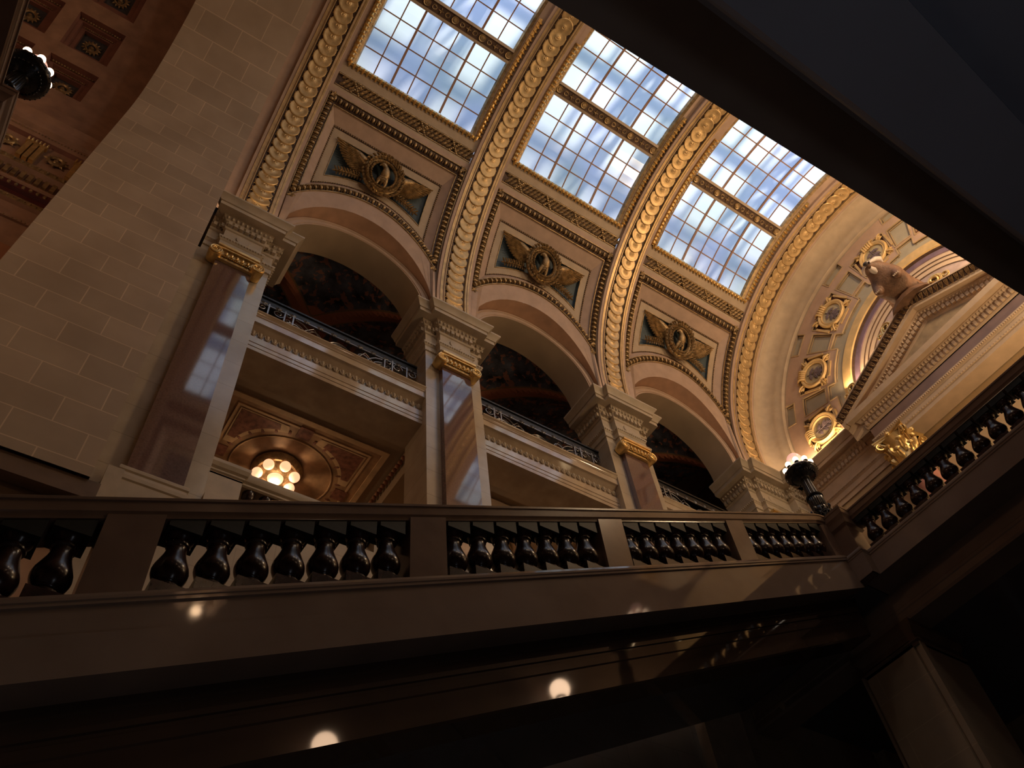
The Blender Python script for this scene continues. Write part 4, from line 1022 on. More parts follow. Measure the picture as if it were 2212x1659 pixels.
def build_medallion(k, th, label):
    a = R_(th); c = np.array((XE - 0.02, YC + 4.9 * cos(a), ZC + 4.9 * sin(a)))
    root = empty('medallion', c, label, 'medallion', 'medallions on the end wall')
    er = np.array((0, cos(a), sin(a))); et = np.array((0, -sin(a), cos(a))); n = np.array((-1, 0, 0))
    ax = np.column_stack([np.cross(er, n), er, n])
    root.matrix_world = Matrix(np.vstack([np.column_stack([ax, c]), [0, 0, 0, 1]]).tolist())
    b = MB().lathe([(0.40, -0.02), (0.40, 0.03), (0.43, 0.06), (0.46, 0.05), (0.49, 0.08), (0.54, 0.09), (0.58, 0.05), (0.58, -0.10)][::-1], 40); b.build('rim', GOLDP, parent=root, smooth=50)
    b = MB().lathe([(0.0, 0.0), (0.42, 0.0)][::-1], 40); b.build('disc', MEDG, parent=root)
    b = MB(); sprig(b, 1.15); R0 = np.array([[0, 1, 0], [0, 0, -1], [-1, 0, 0]], float)
    b.v = [np.column_stack([v[:, 1], -v[:, 2], -v[:, 0] + 0.004]) for v in b.v]; b.build('leaf_sprig', LEAFP, parent=root)
    b = MB()
    for q in range(5):
        u = -0.16 + 0.08 * q; b.tube([(u, 0.36, 0.06), (u * 1.05, 0.46, 0.13), (u * 1.1, 0.56, 0.13), (u * 1.2, 0.66, 0.05), (u * 1.2, 0.72, -0.05)], 0.042, 6)
    b.build('wrap_band', GOLDP, parent=root, smooth=50)
    for sx in (-1, 1):
        for sy in (-1, 1):
            b = MB(); d = nrm((sx, sy, 0))
            for q in (-40, -14, 14, 40):
                r = R_(q); dd = np.array((d[0] * cos(r) - d[1] * sin(r), d[0] * sin(r) + d[1] * cos(r), 0)); b.stamp(LEAF, fr(d * 0.56 + np.array((0, 0, -0.02)), np.cross(dd, (0, 0, 1)) * 0.18, dd * 0.24, (0, 0, 0.3)))
            b.tube([d * 0.58 + np.array((0, 0, .05)), d * 0.72 + np.array((0, 0, .08)), d * 0.84 + np.array((0, 0, 0.02))], 0.035, 5)
            b.build('corner_leaf', GOLDP, parent=root, smooth=50)
    b = MB()
    for s in (-1, 1):
        for (x0, y0, x1, y1) in ((s * 0.66, -0.34, s * 0.74, 0.34),): b.box((min(x0, x1), y0, -0.05), (max(x0, x1), y1, 0.03))
        b.box((-0.30, s * 0.68 - 0.04, -0.05), (0.30, s * 0.68 + 0.04, 0.02))
    b.build('side_bars', GOLDP, parent=root)
for k, lab in ((0, 'round gilded leaf medallion highest on the wall, beside the dark stair edge'), (1, 'gilded leaf medallion second from the top of the curve'), (2, 'gilded leaf medallion third down the curve'), (3, 'lowest gilded leaf medallion, just above the cornice and lamp')):
    build_medallion(k, 90 - 0.4 - per * k if k else 91.0, lab)

# side cornice along the end wall and the pediment block
def wall_entab(y0, y1, xf, zmax=None, prof=EPROF): return None
XF = 19.98; YT = 6.86                            # frieze plane and its end (cornice tip 0.52 further)
YT2 = 2 * YC - YT
root = empty('entablature', (20.59, 8.5, 18.4), 'cream side entablature with dentils running from the corner lamp to the pediment', 'entablature')
def fin(b, name, m, root=root, **k):
    o = b.build(name, m, **k); o.parent = root; o.location = -np.array(root.location); return o
pth = [(20.59, 10.24), (20.59, YT + 0.2)]
b = MB(); b.sweep([(f[0], (-abs(f[1][0]) if True else 0, f[1][1], 0), f[2]) for f in plan_frames(pth)], EPROF); fin(b, 'mouldings', CREAM, smooth=20)
def orn_y(xf, y0, y1):
    b = MB(); L = abs(y1 - y0)
    def row(n):
        return [min(y0, y1) + L * (k + .5) / n for k in range(n)]
    for y in row(int(L / .115)): b.stamp(EGG, fr((xf - 0.12, y, 19.79), (0, 0.95, 0), (0, 0, 0.95), (-1, 0, 0)))
    for y in row(int(L / .155)): b.stamp(DENT, fr((xf - 0.05, y, 19.59), (0, 1.05, 0), (0, 0, 1), (-0.9, 0, 0)))
    for y in row(int(L / .07)): b.stamp(BEAD, fr((xf - 0.08, y, 18.885), (0, 0.055, 0), (0, 0, 0.07), (-0.06, 0, 0)))
    for y in row(int(L / .09)): b.stamp(BEAD, fr((xf - 0.03, y, 18.62), (0, 0.06, 0), (0, 0, 0.035), (-0.04, 0, 0)))
    return b
fin(orn_y(20.59, YT + 0.5, 10.2), 'carved_ornament', CREAM, smooth=40)
ped = empty('pediment', (XF, YC, 18.42), 'large cream pediment with raking leaf cornice under the badger statue', 'pediment')
HPROF = [p for p in EPROF if p[1] <= 19.9] + [(0.38, 20.10), (0.0, 20.16)]
pth = [(20.6, YT), (XF, YT), (XF, YT2), (20.6, YT2)]
fs = [((20.6, YT, 0), (0, 1, 0), (0, 0, 1)), ((XF, YT, 0), (-1, 1, 0), (0, 0, 1)), ((XF, YT2, 0), (-1, -1, 0), (0, 0, 1)), ((20.6, YT2, 0), (0, -1, 0), (0, 0, 1))]
pmf = [0] * (len(HPROF) - 1)
pmf[7] = 1
b = MB(); b.sweep(fs, HPROF, pm=pmf); b.add([(20.6, YT, 18.42), (XF, YT, 18.42), (XF, YT2, 18.42), (20.6, YT2, 18.42)], [[0, 1, 2, 3]]); fin(b, 'entablature', [CREAM, MAUV], ped, smooth=20)
fin(orn_y(XF, YT2, YT), 'carved_ornament', CREAM, ped, smooth=40)
# raking cornices: profile measured down from the top edge
SL = 0.435; HW = YT + 0.52 - YC; ZA = ZT + SL * HW
RPROF = [(0.0, -0.02), (0.52, 0.0), (0.52, -0.05), (0.44, -0.15), (0.39, -0.29), (0.37, -0.30), (0.37, -0.43), (0.17, -0.43), (0.17, -0.47), (0.08, -0.60), (0.05, -0.61), (0.05, -0.82), (0.02, -0.86), (-0.0, -0.90)]
b = MB()
fs = [((XF, YC + HW, ZT), (-1, 0, 0), (0, 0, 1)), ((XF, YC, ZA), (-1, 0, 0), (0, 0, 1)), ((XF, YC - HW, ZT), (-1, 0, 0), (0, 0, 1))]
# end clipped where the raking cornice meets the horizontal one
b.sweep(fs, RPROF, pm=[0, 0, 1, 1] + [0] * 9); fin(b, 'raking_cornice', [CREAM, BRONZE], ped, smooth=20)
b = MB()
for s in (-1, 1):
    L = HW * sqrt(1 + SL * SL); d = nrm((0, -s, SL)); up = nrm((0, s * SL, 1))
    n = int(L / 0.17)
    for k in range(n):
        q = (k + .5) / n; y = YC + s * HW * (1 - q); z = ZT + SL * HW * q
        for w in (-0.4, 0.0, 0.4): b.stamp(LEAF, fr((XF - 0.38, y, z - 0.30), (d + up * w) * 0.12, (up * 0.27 + np.array((-0.11, 0, 0)) - d * w * 0.16), np.array((-0.20, 0, -0.1))))
    ob = b
fin(b, 'acanthus_leaves', mat('leaf_bronze', (0.26, 0.15, 0.07), 0.45, metal=0.3, var=0.3, scale=10), ped, smooth=50)
b = MB()
for s in (-1, 1):
    L = HW - 0.9; d = nrm((0, -s, SL)); up = nrm((0, s * SL, 1))
    n = int(L / 0.11)
    for k in range(n):
        q = (k + .5) / n; y = YC + s * L * (1 - q); z = ZA - SL * L * (1 - q)
        b.stamp(EGG, fr((XF - 0.12, y, z - 0.54), d, up, (-1, 0, 0), 0.95))
    n = int(L / 0.15)
    for k in range(n):
        q = (k + .5) / n; y = YC + s * L * (1 - q) * 0.96; z = ZA - SL * L * (1 - q) * 0.96
        b.stamp(DENT, fr((XF - 0.05, y, z - 0.72), (0, 1.2, 0), (0, 0, 1), (-1, 0, 0)))
fin(b, 'raking_dentils', CREAM, ped, smooth=40)
b = MB(); b.add([(XF, YC + HW, ZT - 0.9), (XF, YC, ZA - 0.86), (XF, YC - HW, ZT - 0.9)], [[0, 1, 2]]); fin(b, 'tympanum', mat('tympanum_tan', (0.42, 0.31, 0.19), 0.55), ped)
b = MB(); fs = [((XF, YC + HW, ZT), (1, 0, 0), (0, 0, 1)), ((XF, YC, ZA), (1, 0, 0), (0, 0, 1)), ((XF, YC - HW, ZT), (1, 0, 0), (0, 0, 1))]; b.sweep(fs, [(0, 0), (0.65, 0)]); fin(b, 'roof_slab', CREAM, ped)

# corinthian column
def build_column(y, label):
    x = XF + 0.02; zb, zt = 17.28, 18.42
    root = empty('column', (x, y, 2.0), label, 'column')
    def fin(b, name, m, label=None, **k):
        o = b.build(name, m, **k); o.parent = root; o.location = -np.array(root.location)
        if label: o['label'] = label
    b = MB().lathe([(0.50, 2.0), (0.50, 12.0), (0.42, zb)], 28, (x, y, 0)); fin(b, 'shaft', ROSE, 'rose marble shaft', smooth=40)
    b = MB().lathe([(0.40, zb - 0.02), (0.44, zb), (0.40, zb + 0.05), (0.38, zb + 0.1), (0.40, zt - 0.4), (0.52, zt - 0.14)], 24, (x, y, 0))
    for r_, z_, h_, n_ in ((0.40, zb + 0.05, 0.36, 8), (0.40, zb + 0.25, 0.46, 8)):
        for k in range(n_):
            a = 2 * PI * (k + (0.5 if h_ > 0.4 else 0)) / n_; o = np.array((cos(a), sin(a), 0)); t = np.array((-sin(a), cos(a), 0))
            b.stamp(LEAF, fr(np.array((x, y, z_)) + o * r_, t * 0.34, np.array((0, 0, 1)) * h_ + o * 0.10, o * 0.4))
            p = np.array((x, y, z_ + h_ * 0.93)) + o * (r_ + 0.16); b.stamp(BEAD, fr(p, t * 0.24, o * 0.14, np.array((0, 0, 0.12))))
    for k in range(4):
        a = PI / 4 + PI / 2 * k; o = np.array((cos(a), sin(a), 0)); t = np.array((-sin(a), cos(a), 0))
        for s in (-1, 1):
            pts = []; tp = []
            for q in range(26):
                u = q / 25; ang = PI / 2 - u * 2.1 * 2 * PI; rr = 0.13 * (1 - 0.8 * u)
                pts.append(np.array((x, y, zt - 0.27)) + o * (0.62 + rr * cos(ang)) + np.array((0, 0, rr * sin(ang))) + t * s * 0.05); tp.append(1 - 0.5 * u)
            b.tube(pts, 0.030, 6, taper=tp)
            b.tube([np.array((x, y, zt - 0.62)) + o * 0.42 + t * s * 0.16, np.array((x, y, zt - 0.3)) + o * 0.5 + t * s * 0.1, np.array((x, y, zt - 0.14)) + o * 0.62 + t * s * 0.05], 0.035, 6)
    for k in range(4):
        a = PI / 2 * k; o = np.array((cos(a), sin(a), 0)); b.stamp(BEAD, fr(np.array((x, y, zt - 0.08)) + o * 0.50, (0.18, 0, 0), (0, 0.18, 0), (0, 0, 0.18)))
    ab = []
    for k in range(4):
        a = PI / 4 + PI / 2 * k; c1 = np.array((cos(a), sin(a))) * 0.78
        a2 = a + PI / 2; c2 = np.array((cos(a2), sin(a2))) * 0.78
        for q in range(6):
            u = q / 6; p = c1 + (c2 - c1) * u; inn = 1 - 0.20 * sin(PI * u); ab.append(p * inn)
    b.grid([[(x + p[0] * s, y + p[1] * s, z) for s, z in ((0.90, zt - 0.14), (0.97, zt - 0.12), (0.95, zt - 0.07), (1.0, zt - 0.05), (1.0, zt), (0.0, zt))] for p in ab], 0, cu=True)
    fin(b, 'corinthian_capital', GOLD, 'gilded corinthian capital', smooth=50)
build_column(6.33, 'rose marble column with a gilded corinthian capital under the pediment')

# carved scroll ornaments and the badger on the pediment
def build_scroll(y, s, sc, label):
    z = ZA - SL * abs(y - YC) - 0.02
    root = empty('scroll_ornament', (XF - 0.30, y, z), label, 'carved scroll', 'gilded scrolls on the pediment')
    b = MB()
    for (dy, dz, r, tn, dr) in ((0.0, 0.24, 0.24, 2.0, 1), (0.34, 0.10, 0.14, 1.6, -1), (-0.30, 0.12, 0.13, 1.5, -1)):
        pts = []; tp = []
        for q in range(30):
            u = q / 29; ang = -PI / 2 + dr * s * u * tn * 2 * PI; rr = r * (1 - 0.75 * u); pts.append((-0.02 - 0.1 * u, (dy * s + rr * cos(ang)) * sc, (dz + rr * sin(ang)) * sc)); tp.append(1.2 - 0.7 * u)
        b.tube(pts, 0.05 * sc, 7, taper=tp)
    b.build('volutes', GOLD, parent=root, smooth=50)
    b = MB()
    for q in range(9):
        a = R_(-80 + 20 * q); d = np.array((0, sin(a), cos(a))); b.stamp(LEAF, fr(np.array((0.0, 0, 0.05)), np.cross(d, (-1, 0, 0)) * 0.26 * sc, d * (0.42 - 0.002 * abs(q - 4)) * sc, (-0.25, 0, 0)))
    b.build('leaves', GOLDD, parent=root, smooth=50)
build_scroll(2.45, -1, 1.05, 'pale gilded scroll ornament to the right of the badger')
build_scroll(4.42, 1, 0.95, 'bright gilded scroll ornament to the left of the badger')
build_scroll(6.42, 1, 0.85, 'gilded scroll ornament near the low left end of the pediment')

def build_badger():
    o = (XF - 0.42, YC - 0.12, ZA)
    root = empty('badger_statue', o, 'brown badger statue with a white striped face sitting on the pediment tip', 'statue')
    def chain(pts, rads, sub=2):
        me = bpy.data.meshes.new('chain'); me.from_pydata([tuple(p) for p in pts], [(i, i + 1) for i in range(len(pts) - 1)], []); return me
    V_ = [(0.45, 0, 0.42), (0.10, 0, 0.55), (-0.35, 0, 0.64), (-0.80, 0, 0.76), (-1.12, 0, 0.95), (-1.34, 0.02, 1.14), (-1.58, 0.03, 1.14), (-1.84, 0.03, 1.02),
          (0.35, 0.42, 0.22), (0.28, 0.50, 0.02), (0.35, -0.42, 0.22), (0.28, -0.50, 0.02), (-0.95, 0.36, 0.48), (-1.10, 0.38, 0.26), (-1.24, 0.36, 0.20), (-0.95, -0.36, 0.48), (-1.10, -0.38, 0.26), (-1.24, -0.36, 0.20), (0.85, 0, 0.25)]
    Ed = [(0, 1), (1, 2), (2, 3), (3, 4), (4, 5), (5, 6), (6, 7), (0, 8), (8, 9), (0, 10), (10, 11), (3, 12), (12, 13), (13, 14), (3, 15), (15, 16), (16, 17), (0, 18)]
    Rd = [0.46, 0.54, 0.57, 0.52, 0.40, 0.33, 0.22, 0.11, 0.25, 0.15, 0.25, 0.15, 0.20, 0.14, 0.11, 0.20, 0.14, 0.11, 0.12]
    me = bpy.data.meshes.new('body'); me.from_pydata(V_, Ed, []); ob = bpy.data.objects.new('body', me); COL.objects.link(ob); ob.parent = root
    sk = ob.modifiers.new('skin', 'SKIN'); ob.modifiers.new('sub', 'SUBSURF').levels = 2; ob.modifiers['sub'].render_levels = 2
    for i, r in enumerate(Rd): me.skin_vertices[0].data[i].radius = (r, r)
    me.skin_vertices[0].data[0].use_root = True
    me.materials.append(FUR)
    sk.use_smooth_shade = True
    b = MB()
    for s in (-1, 1): b.tube([(-1.10, s * 0.27, 1.20), (-1.32, s * 0.30, 1.26), (-1.54, s * 0.22, 1.22), (-1.74, s * 0.11, 1.12), (-1.84, s * 0.06, 1.06)], 0.085, 8, taper=[0.5, 1.2, 1.2, 0.9, 0.5])
    b.tube([(-0.95, 0.02, 1.36), (-1.20, 0.03, 1.46), (-1.46, 0.03, 1.40), (-1.70, 0.03, 1.24), (-1.86, 0.03, 1.12)], 0.07, 8, taper=[0.5, 1.3, 1.3, 1.0, 0.6])
    b.tube([(-1.30, 0.02, 0.84), (-1.52, 0.03, 0.92), (-1.74, 0.03, 0.94)], 0.10, 8, taper=[0.7, 1.1, 0.6])
    b.build('white_stripes', FURW, parent=root, smooth=60)
    for s in (-1, 1):
        b = MB(); b.stamp(sph(0.06, 0.10, 0.12, 10, 7), fr((-1.12, s * 0.30 + 0.02, 1.42), (1, 0, 0), (0, 1, 0), (0, 0, 1))); b.build('ear', FURK, parent=root, smooth=60)
        b = MB(); b.stamp(sph(0.13, 0.05, 0.06, 10, 6), fr((-1.48, s * 0.15 + 0.02, 1.31), (1, 0, 0), (0, 1, 0), (0, 0, 1))); b.build('eye_patch', FURK, parent=root, smooth=60)
    b = MB(); b.stamp(sph(0.08, 0.09, 0.07, 10, 6), fr((-1.95, 0.03, 1.05), (1, 0, 0), (0, 1, 0), (0, 0, 1))); b.build('nose', FURK, parent=root, smooth=60)
    b = MB()
    for s in (-1, 1):
        for q in range(4): b.tube([(-1.28, s * 0.36 + (q - 1.5) * 0.05, 0.20), (-1.40, s * 0.36 + (q - 1.5) * 0.06, 0.16)], 0.025, 5, taper=[1, 0.4])
    b.build('claws', FURW, parent=root, smooth=60)
    root.scale = (0.68, 1.02, 1.0)
    b = MB(); b.lathe([(0.0, -0.25), (0.80, -0.22), (0.72, 0.0), (0.60, 0.12), (0.35, 0.22), (0.0, 0.26)], 14, (0.30, 0, 0)); b.build('rock', FUR, parent=root, smooth=40)
build_badger()

# ------------------------------------------------------------------ stairs
TAN_ = 0.46375
def rake(prof, x0, x1, ysign=1, ymir=None, closed=True, n=2):
    P = []
    for x in np.linspace(x0, x1, n): P.append([(x, (y if ymir is None else 2 * ymir - y), z + TAN_ * x) for y, z in prof])
    return P
FY = 6.46
P_RAIL = [(FY, 5.99), (FY, 5.955), (FY + .02, 5.945), (FY + .025, 5.83), (FY + .05, 5.80), (FY + .06, 5.76), (FY + .47, 5.74), (FY + .48, 5.77), (FY + .515, 5.80), (FY + .52, 5.945), (FY + .54, 5.955), (FY + .54, 5.99), (FY + .51, 6.02), (FY + .03, 6.02)]
P_CURB = [(FY + .03, 4.84), (FY + .02, 4.80), (FY, 4.785), (FY, 4.755), (FY + .012, 4.745), (FY + .012, 4.71), (FY + .04, 4.70), (FY + .04, 4.42), (FY + .0, 4.40), (FY + .0, 3.98), (FY + .40, 3.98), (FY + .48, 4.0), (FY + .48, 4.84)]
P_STR = [(FY + .40, 4.0), (FY + .40, 3.86), (FY + .42, 3.85), (FY + .42, 3.69), (FY + .445, 3.68), (FY + .445, 3.64), (FY + .43, 3.63), (FY + .43, 3.52), (FY + .445, 3.50), (FY + .445, 3.16), (FY + .47, 3.13), (FY + .97, 3.13), (FY + 1.0, 3.3), (FY + 1.0, 4.0)]
XT = 13.05                 # where the raking rail eases to level
def flight(ymir, side_label, blist):
    m = ymir
    sgn = 1 if m is None else -1
    ym = lambda y: y if m is None else 2 * m - y
    st = empty('staircase', (5, ym(8.4), 3.5), side_label + ' marble stair flight seen from below', 'staircase')
    def fin(b, name, mt, root, **k):
        o = b.build(name, mt, **k); o.parent = root; o.location = -np.array(root.location); return o
    X0 = -4.5
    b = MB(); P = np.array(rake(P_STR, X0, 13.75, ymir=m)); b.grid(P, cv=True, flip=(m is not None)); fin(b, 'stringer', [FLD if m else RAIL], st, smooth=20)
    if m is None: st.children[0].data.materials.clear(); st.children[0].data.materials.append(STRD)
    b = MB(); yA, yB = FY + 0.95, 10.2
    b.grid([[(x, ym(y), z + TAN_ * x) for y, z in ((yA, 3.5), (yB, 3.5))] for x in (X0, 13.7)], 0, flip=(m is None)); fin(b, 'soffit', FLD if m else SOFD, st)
    b = MB(); nst = 56; dx = (13.6 - X0) / nst
    for k in range(nst):
        x = X0 + dx * k; z = 4.45 + TAN_ * x; y0, y1 = sorted((ym(FY + .3), ym(10.2))); b.box((x, y0, z - 0.3), (x + dx + 0.03, y1, z + TAN_ * dx - 0.0))
    fin(b, 'steps', FLOOR, st)
    bl = empty('stair_balustrade', (5, ym(FY + .25), 6), side_label + ' raking marble balustrade with dark bulbous balusters', 'balustrade')
    # curb
    b = MB(); P = np.array(rake(P_CURB, X0, 13.55, ymir=m)); b.grid(P, cv=True, flip=(m is not None)); b.add(P[-1], [list(range(len(P_CURB)))]); fin(b, 'curb', STRG, bl, smooth=20)
    # handrail with easing
    xs = [X0] + list(np.linspace(XT, 13.55, 6)); b = MB(); P = []
    for x in xs:
        zz = TAN_ * x if x <= XT else TAN_ * XT + 0.12 * (1 - (1 - (x - XT) / 0.5) ** 2)
        P.append([(x, ym(y), z + zz) for y, z in P_RAIL])
    b.grid(P, cv=True, flip=(m is not None)); fin(b, 'handrail', RAIL, bl, smooth=35)
    for k in range(-2, 5):
        x0 = 0.36 + 3.205 * k; x1 = x0 + 0.505
        if m is not None and k not in (3, 4): continue
        if k == 4: x1 = 13.6
        b = MB(); yy = sorted((ym(FY + .04), ym(FY + .44)))
        Vv = [(x, y, z + TAN_ * x) for x in (x0, x1) for y in yy for z in (4.80, 5.80 if k < 4 else 5.70)]
        b.add(Vv, [(0, 1, 3, 2), (4, 6, 7, 5), (0, 4, 5, 1), (2, 3, 7, 6), (0, 2, 6, 4), (1, 5, 7, 3)]); fin(b, 'post', RAIL, bl)
        if k < 4:
            for j in range(7):
                xc = x1 + 1.35 + (j - 3) * 0.378
                if m is None and xc < -1.3: continue
                add_baluster(bl, xc, ym(FY + .235), 4.84 + TAN_ * xc, 0.93, TAN_)
    return st, bl
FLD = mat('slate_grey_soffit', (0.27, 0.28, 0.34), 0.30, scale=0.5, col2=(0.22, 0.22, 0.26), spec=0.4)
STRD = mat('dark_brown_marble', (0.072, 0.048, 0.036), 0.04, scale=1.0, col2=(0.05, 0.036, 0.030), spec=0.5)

BPROF = [(0.135, 0.095), (0.150, 0.105), (0.152, 0.135), (0.135, 0.150), (0.106, 0.160), (0.102, 0.172), (0.122, 0.185), (0.126, 0.196), (0.114, 0.208), (0.132, 0.228), (0.158, 0.265), (0.173, 0.31), (0.176, 0.35), (0.168, 0.395), (0.150, 0.445), (0.130, 0.50), (0.112, 0.55), (0.100, 0.60), (0.095, 0.64), (0.097, 0.66), (0.116, 0.672), (0.119, 0.688), (0.106, 0.70), (0.104, 0.72), (0.125, 0.75), (0.148, 0.775), (0.15, 0.79)]
BMESH = {}
def add_baluster(root, x, y, z, H, slope):
    key = round(slope, 3)
    if key not in BMESH:
        def mk(b, name, mt, **k):
            me = b.build(name, mt, **k); d = me.data; bpy.data.objects.remove(me); return d
        s = H / 0.94
        def wedge(w, zl, zh, sl_l, sl_h):
            V_ = [(sx * w, sy * w, zz * s + sx * w * sl) for zz, sl in ((zl, sl_l), (zh, sl_h)) for sx, sy in ((-1, -1), (1, -1), (1, 1), (-1, 1))]
            return V_, [(3, 2, 1, 0), (4, 5, 6, 7), (0, 1, 5, 4), (1, 2, 6, 5), (2, 3, 7, 6), (3, 0, 4, 7)]
        b = MB().lathe([(r, h * s) for r, h in BPROF], 24); V_, F_ = wedge(0.165, -0.05, 0.10, slope, 0.0)
        b.add(V_, F_); A = mk(b, 'baluster', BAL, smooth=40)
        b = MB(); V_, F_ = wedge(0.165, 0.78, 0.99, 0.0, slope); b.add(V_, F_); B = mk(b, 'baluster_cap', BALG)
        BMESH[key] = (A, B)
    A, B = BMESH[key]
    o = bpy.data.objects.new('baluster', A); COL.objects.link(o); o.parent = root; o.location = Vector((x, y, z)) - root.location
    c = bpy.data.objects.new('baluster_cap', B); COL.objects.link(c); c.parent = o
    return o
flight(None, 'left, fully visible', None)
flight(YC, 'right, overhead and dark,', None)

# landing with its balustrade, seen crossing to the right
ZL = 6.355 - 0.215
XL = 13.685
def landing(xf, s, label_b, label_l, y0, y1, first, n, with_struct=True):
    yc1 = y1 + 0.28
    """xf: front plane; s = +1 the front faces -x"""
    root = empty('landing_balustrade', (xf, YC, 10.9), label_b, 'balustrade')
    def fin(b, name, mt, root=root, **k):
        o = b.build(name, mt, **k); o.parent = root; o.location = -np.array(root.location); return o
    dz = 12.12 - 6.02
    rl = [(y - FY, z + dz) for y, z in P_RAIL]
    X = lambda d: xf + s * d
    b = MB(); b.grid([[(X(d), y, z) for d, z in rl] for y in (y0, y1)], cv=True, flip=(s > 0)); fin(b, 'handrail', RAIL, smooth=35)
    cb = [(.03, 11.02), (.02, 10.98), (0, 10.965), (0, 10.935), (.012, 10.925), (.012, 10.89), (.025, 10.88), (.025, 10.40), (0, 10.385), (.66, 10.385), (.66, 11.02)]
    b = MB(); b.grid([[(X(d), y, z) for d, z in cb] for y in (y0, yc1)], cv=True, flip=(s > 0)); fin(b, 'curb', STRG, smooth=20)
    if s > 0:
        for k in range(n):
            y = first - 0.383 * k
            if y < y0 + 0.1: break
            add_baluster(root, X(0.235), y, 11.02, 0.86, 0.0)
    land = empty('landing', (xf, YC, 10.0), label_l, 'landing')
    def fin2(b, name, mt, **k):
        o = b.build(name, mt, **k); o.parent = land; o.location = -np.array(land.location); return o
    bm = [(.66, 10.39), (.66, 10.01), (.64, 9.99), (.64, 9.93), (.66, 9.91), (.66, 9.84), (.63, 9.82), (.63, 9.76), (.66, 9.71), (1.3, 9.71), (1.3, 10.39)]
    b = MB(); b.grid([[(X(d), y, z) for d, z in bm] for y in (-3.6, 10.6)], cv=True, flip=(s > 0)); fin2(b, 'beam', STRG, smooth=20)
    b = MB(); xs = sorted((X(1.2), 20.6 if s > 0 else -12.0)); b.box((xs[0], -3.6, 10.3), (xs[1], 10.6, 10.9)); fin2(b, 'slab', SOFD)
    if s > 0:
        for ya, yb in ((FY, 10.5), (-3.6, 0.46)):
            b = MB(); b.box((XL + .03, ya, 10.385), (XL + 1.2, yb, 11.0)); fin2(b, 'edge', SOFD)
    return root
landing(XL, 1, 'level marble landing balustrade rising to the right edge of the picture', 'dark landing slab crossing behind the stair newel', 0.95, 6.2, 5.86, 14)
landing(-2.97, -1, 'grey stone rail end crossing the top left corner', 'upper floor slab over the lower end of the stair', 0.95, 6.2, 5.86, 0)

def newel(x, y, s, label):
    root = empty('newel_post', (x, y, 10.4), label, 'newel')
    def fin(b, name, mt, **k):
        o = b.build(name, mt, **k); o.parent = root; o.location = -np.array(root.location); return o
    h = 0.25; hy = 0.42
    b = MB(); b.box((x - h, y - hy, 10.39), (x + h, y + hy, 11.78)); fin(b, 'shaft', RAIL)
    pth = [(x - h, y + hy), (x - h, y - hy), (x + h, y - hy), (x + h, y + hy)]
    b = MB(); b.sweep(plan_frames(pth, True), [(0.0, 11.66), (0.05, 11.72), (0.055, 11.80), (0.06, 11.86), (0.09, 11.93), (0.09, 12.05), (0.10, 12.06), (0.10, 12.12), (-0.2, 12.13)], cpath=True); b.box((x - h, y - hy, 11.7), (x + h, y + hy, 12.125)); fin(b, 'cap', RAIL, smooth=20)
    b = MB(); b.sweep(plan_frames(pth, True), [(0.0, 11.05), (0.03, 11.03), (0.045, 10.98), (0.06, 10.965), (0.06, 10.935), (0.048, 10.925), (0.048, 10.89), (0.04, 10.88), (0.04, 10.385)], cpath=True); fin(b, 'base', STRG, smooth=20)
newel(13.77, 6.57, 1, 'stone newel pedestal at the corner where stair meets landing')
newel(-3.12, 6.57, -1, 'stone newel pedestal at the top left edge, under the dark bowl')

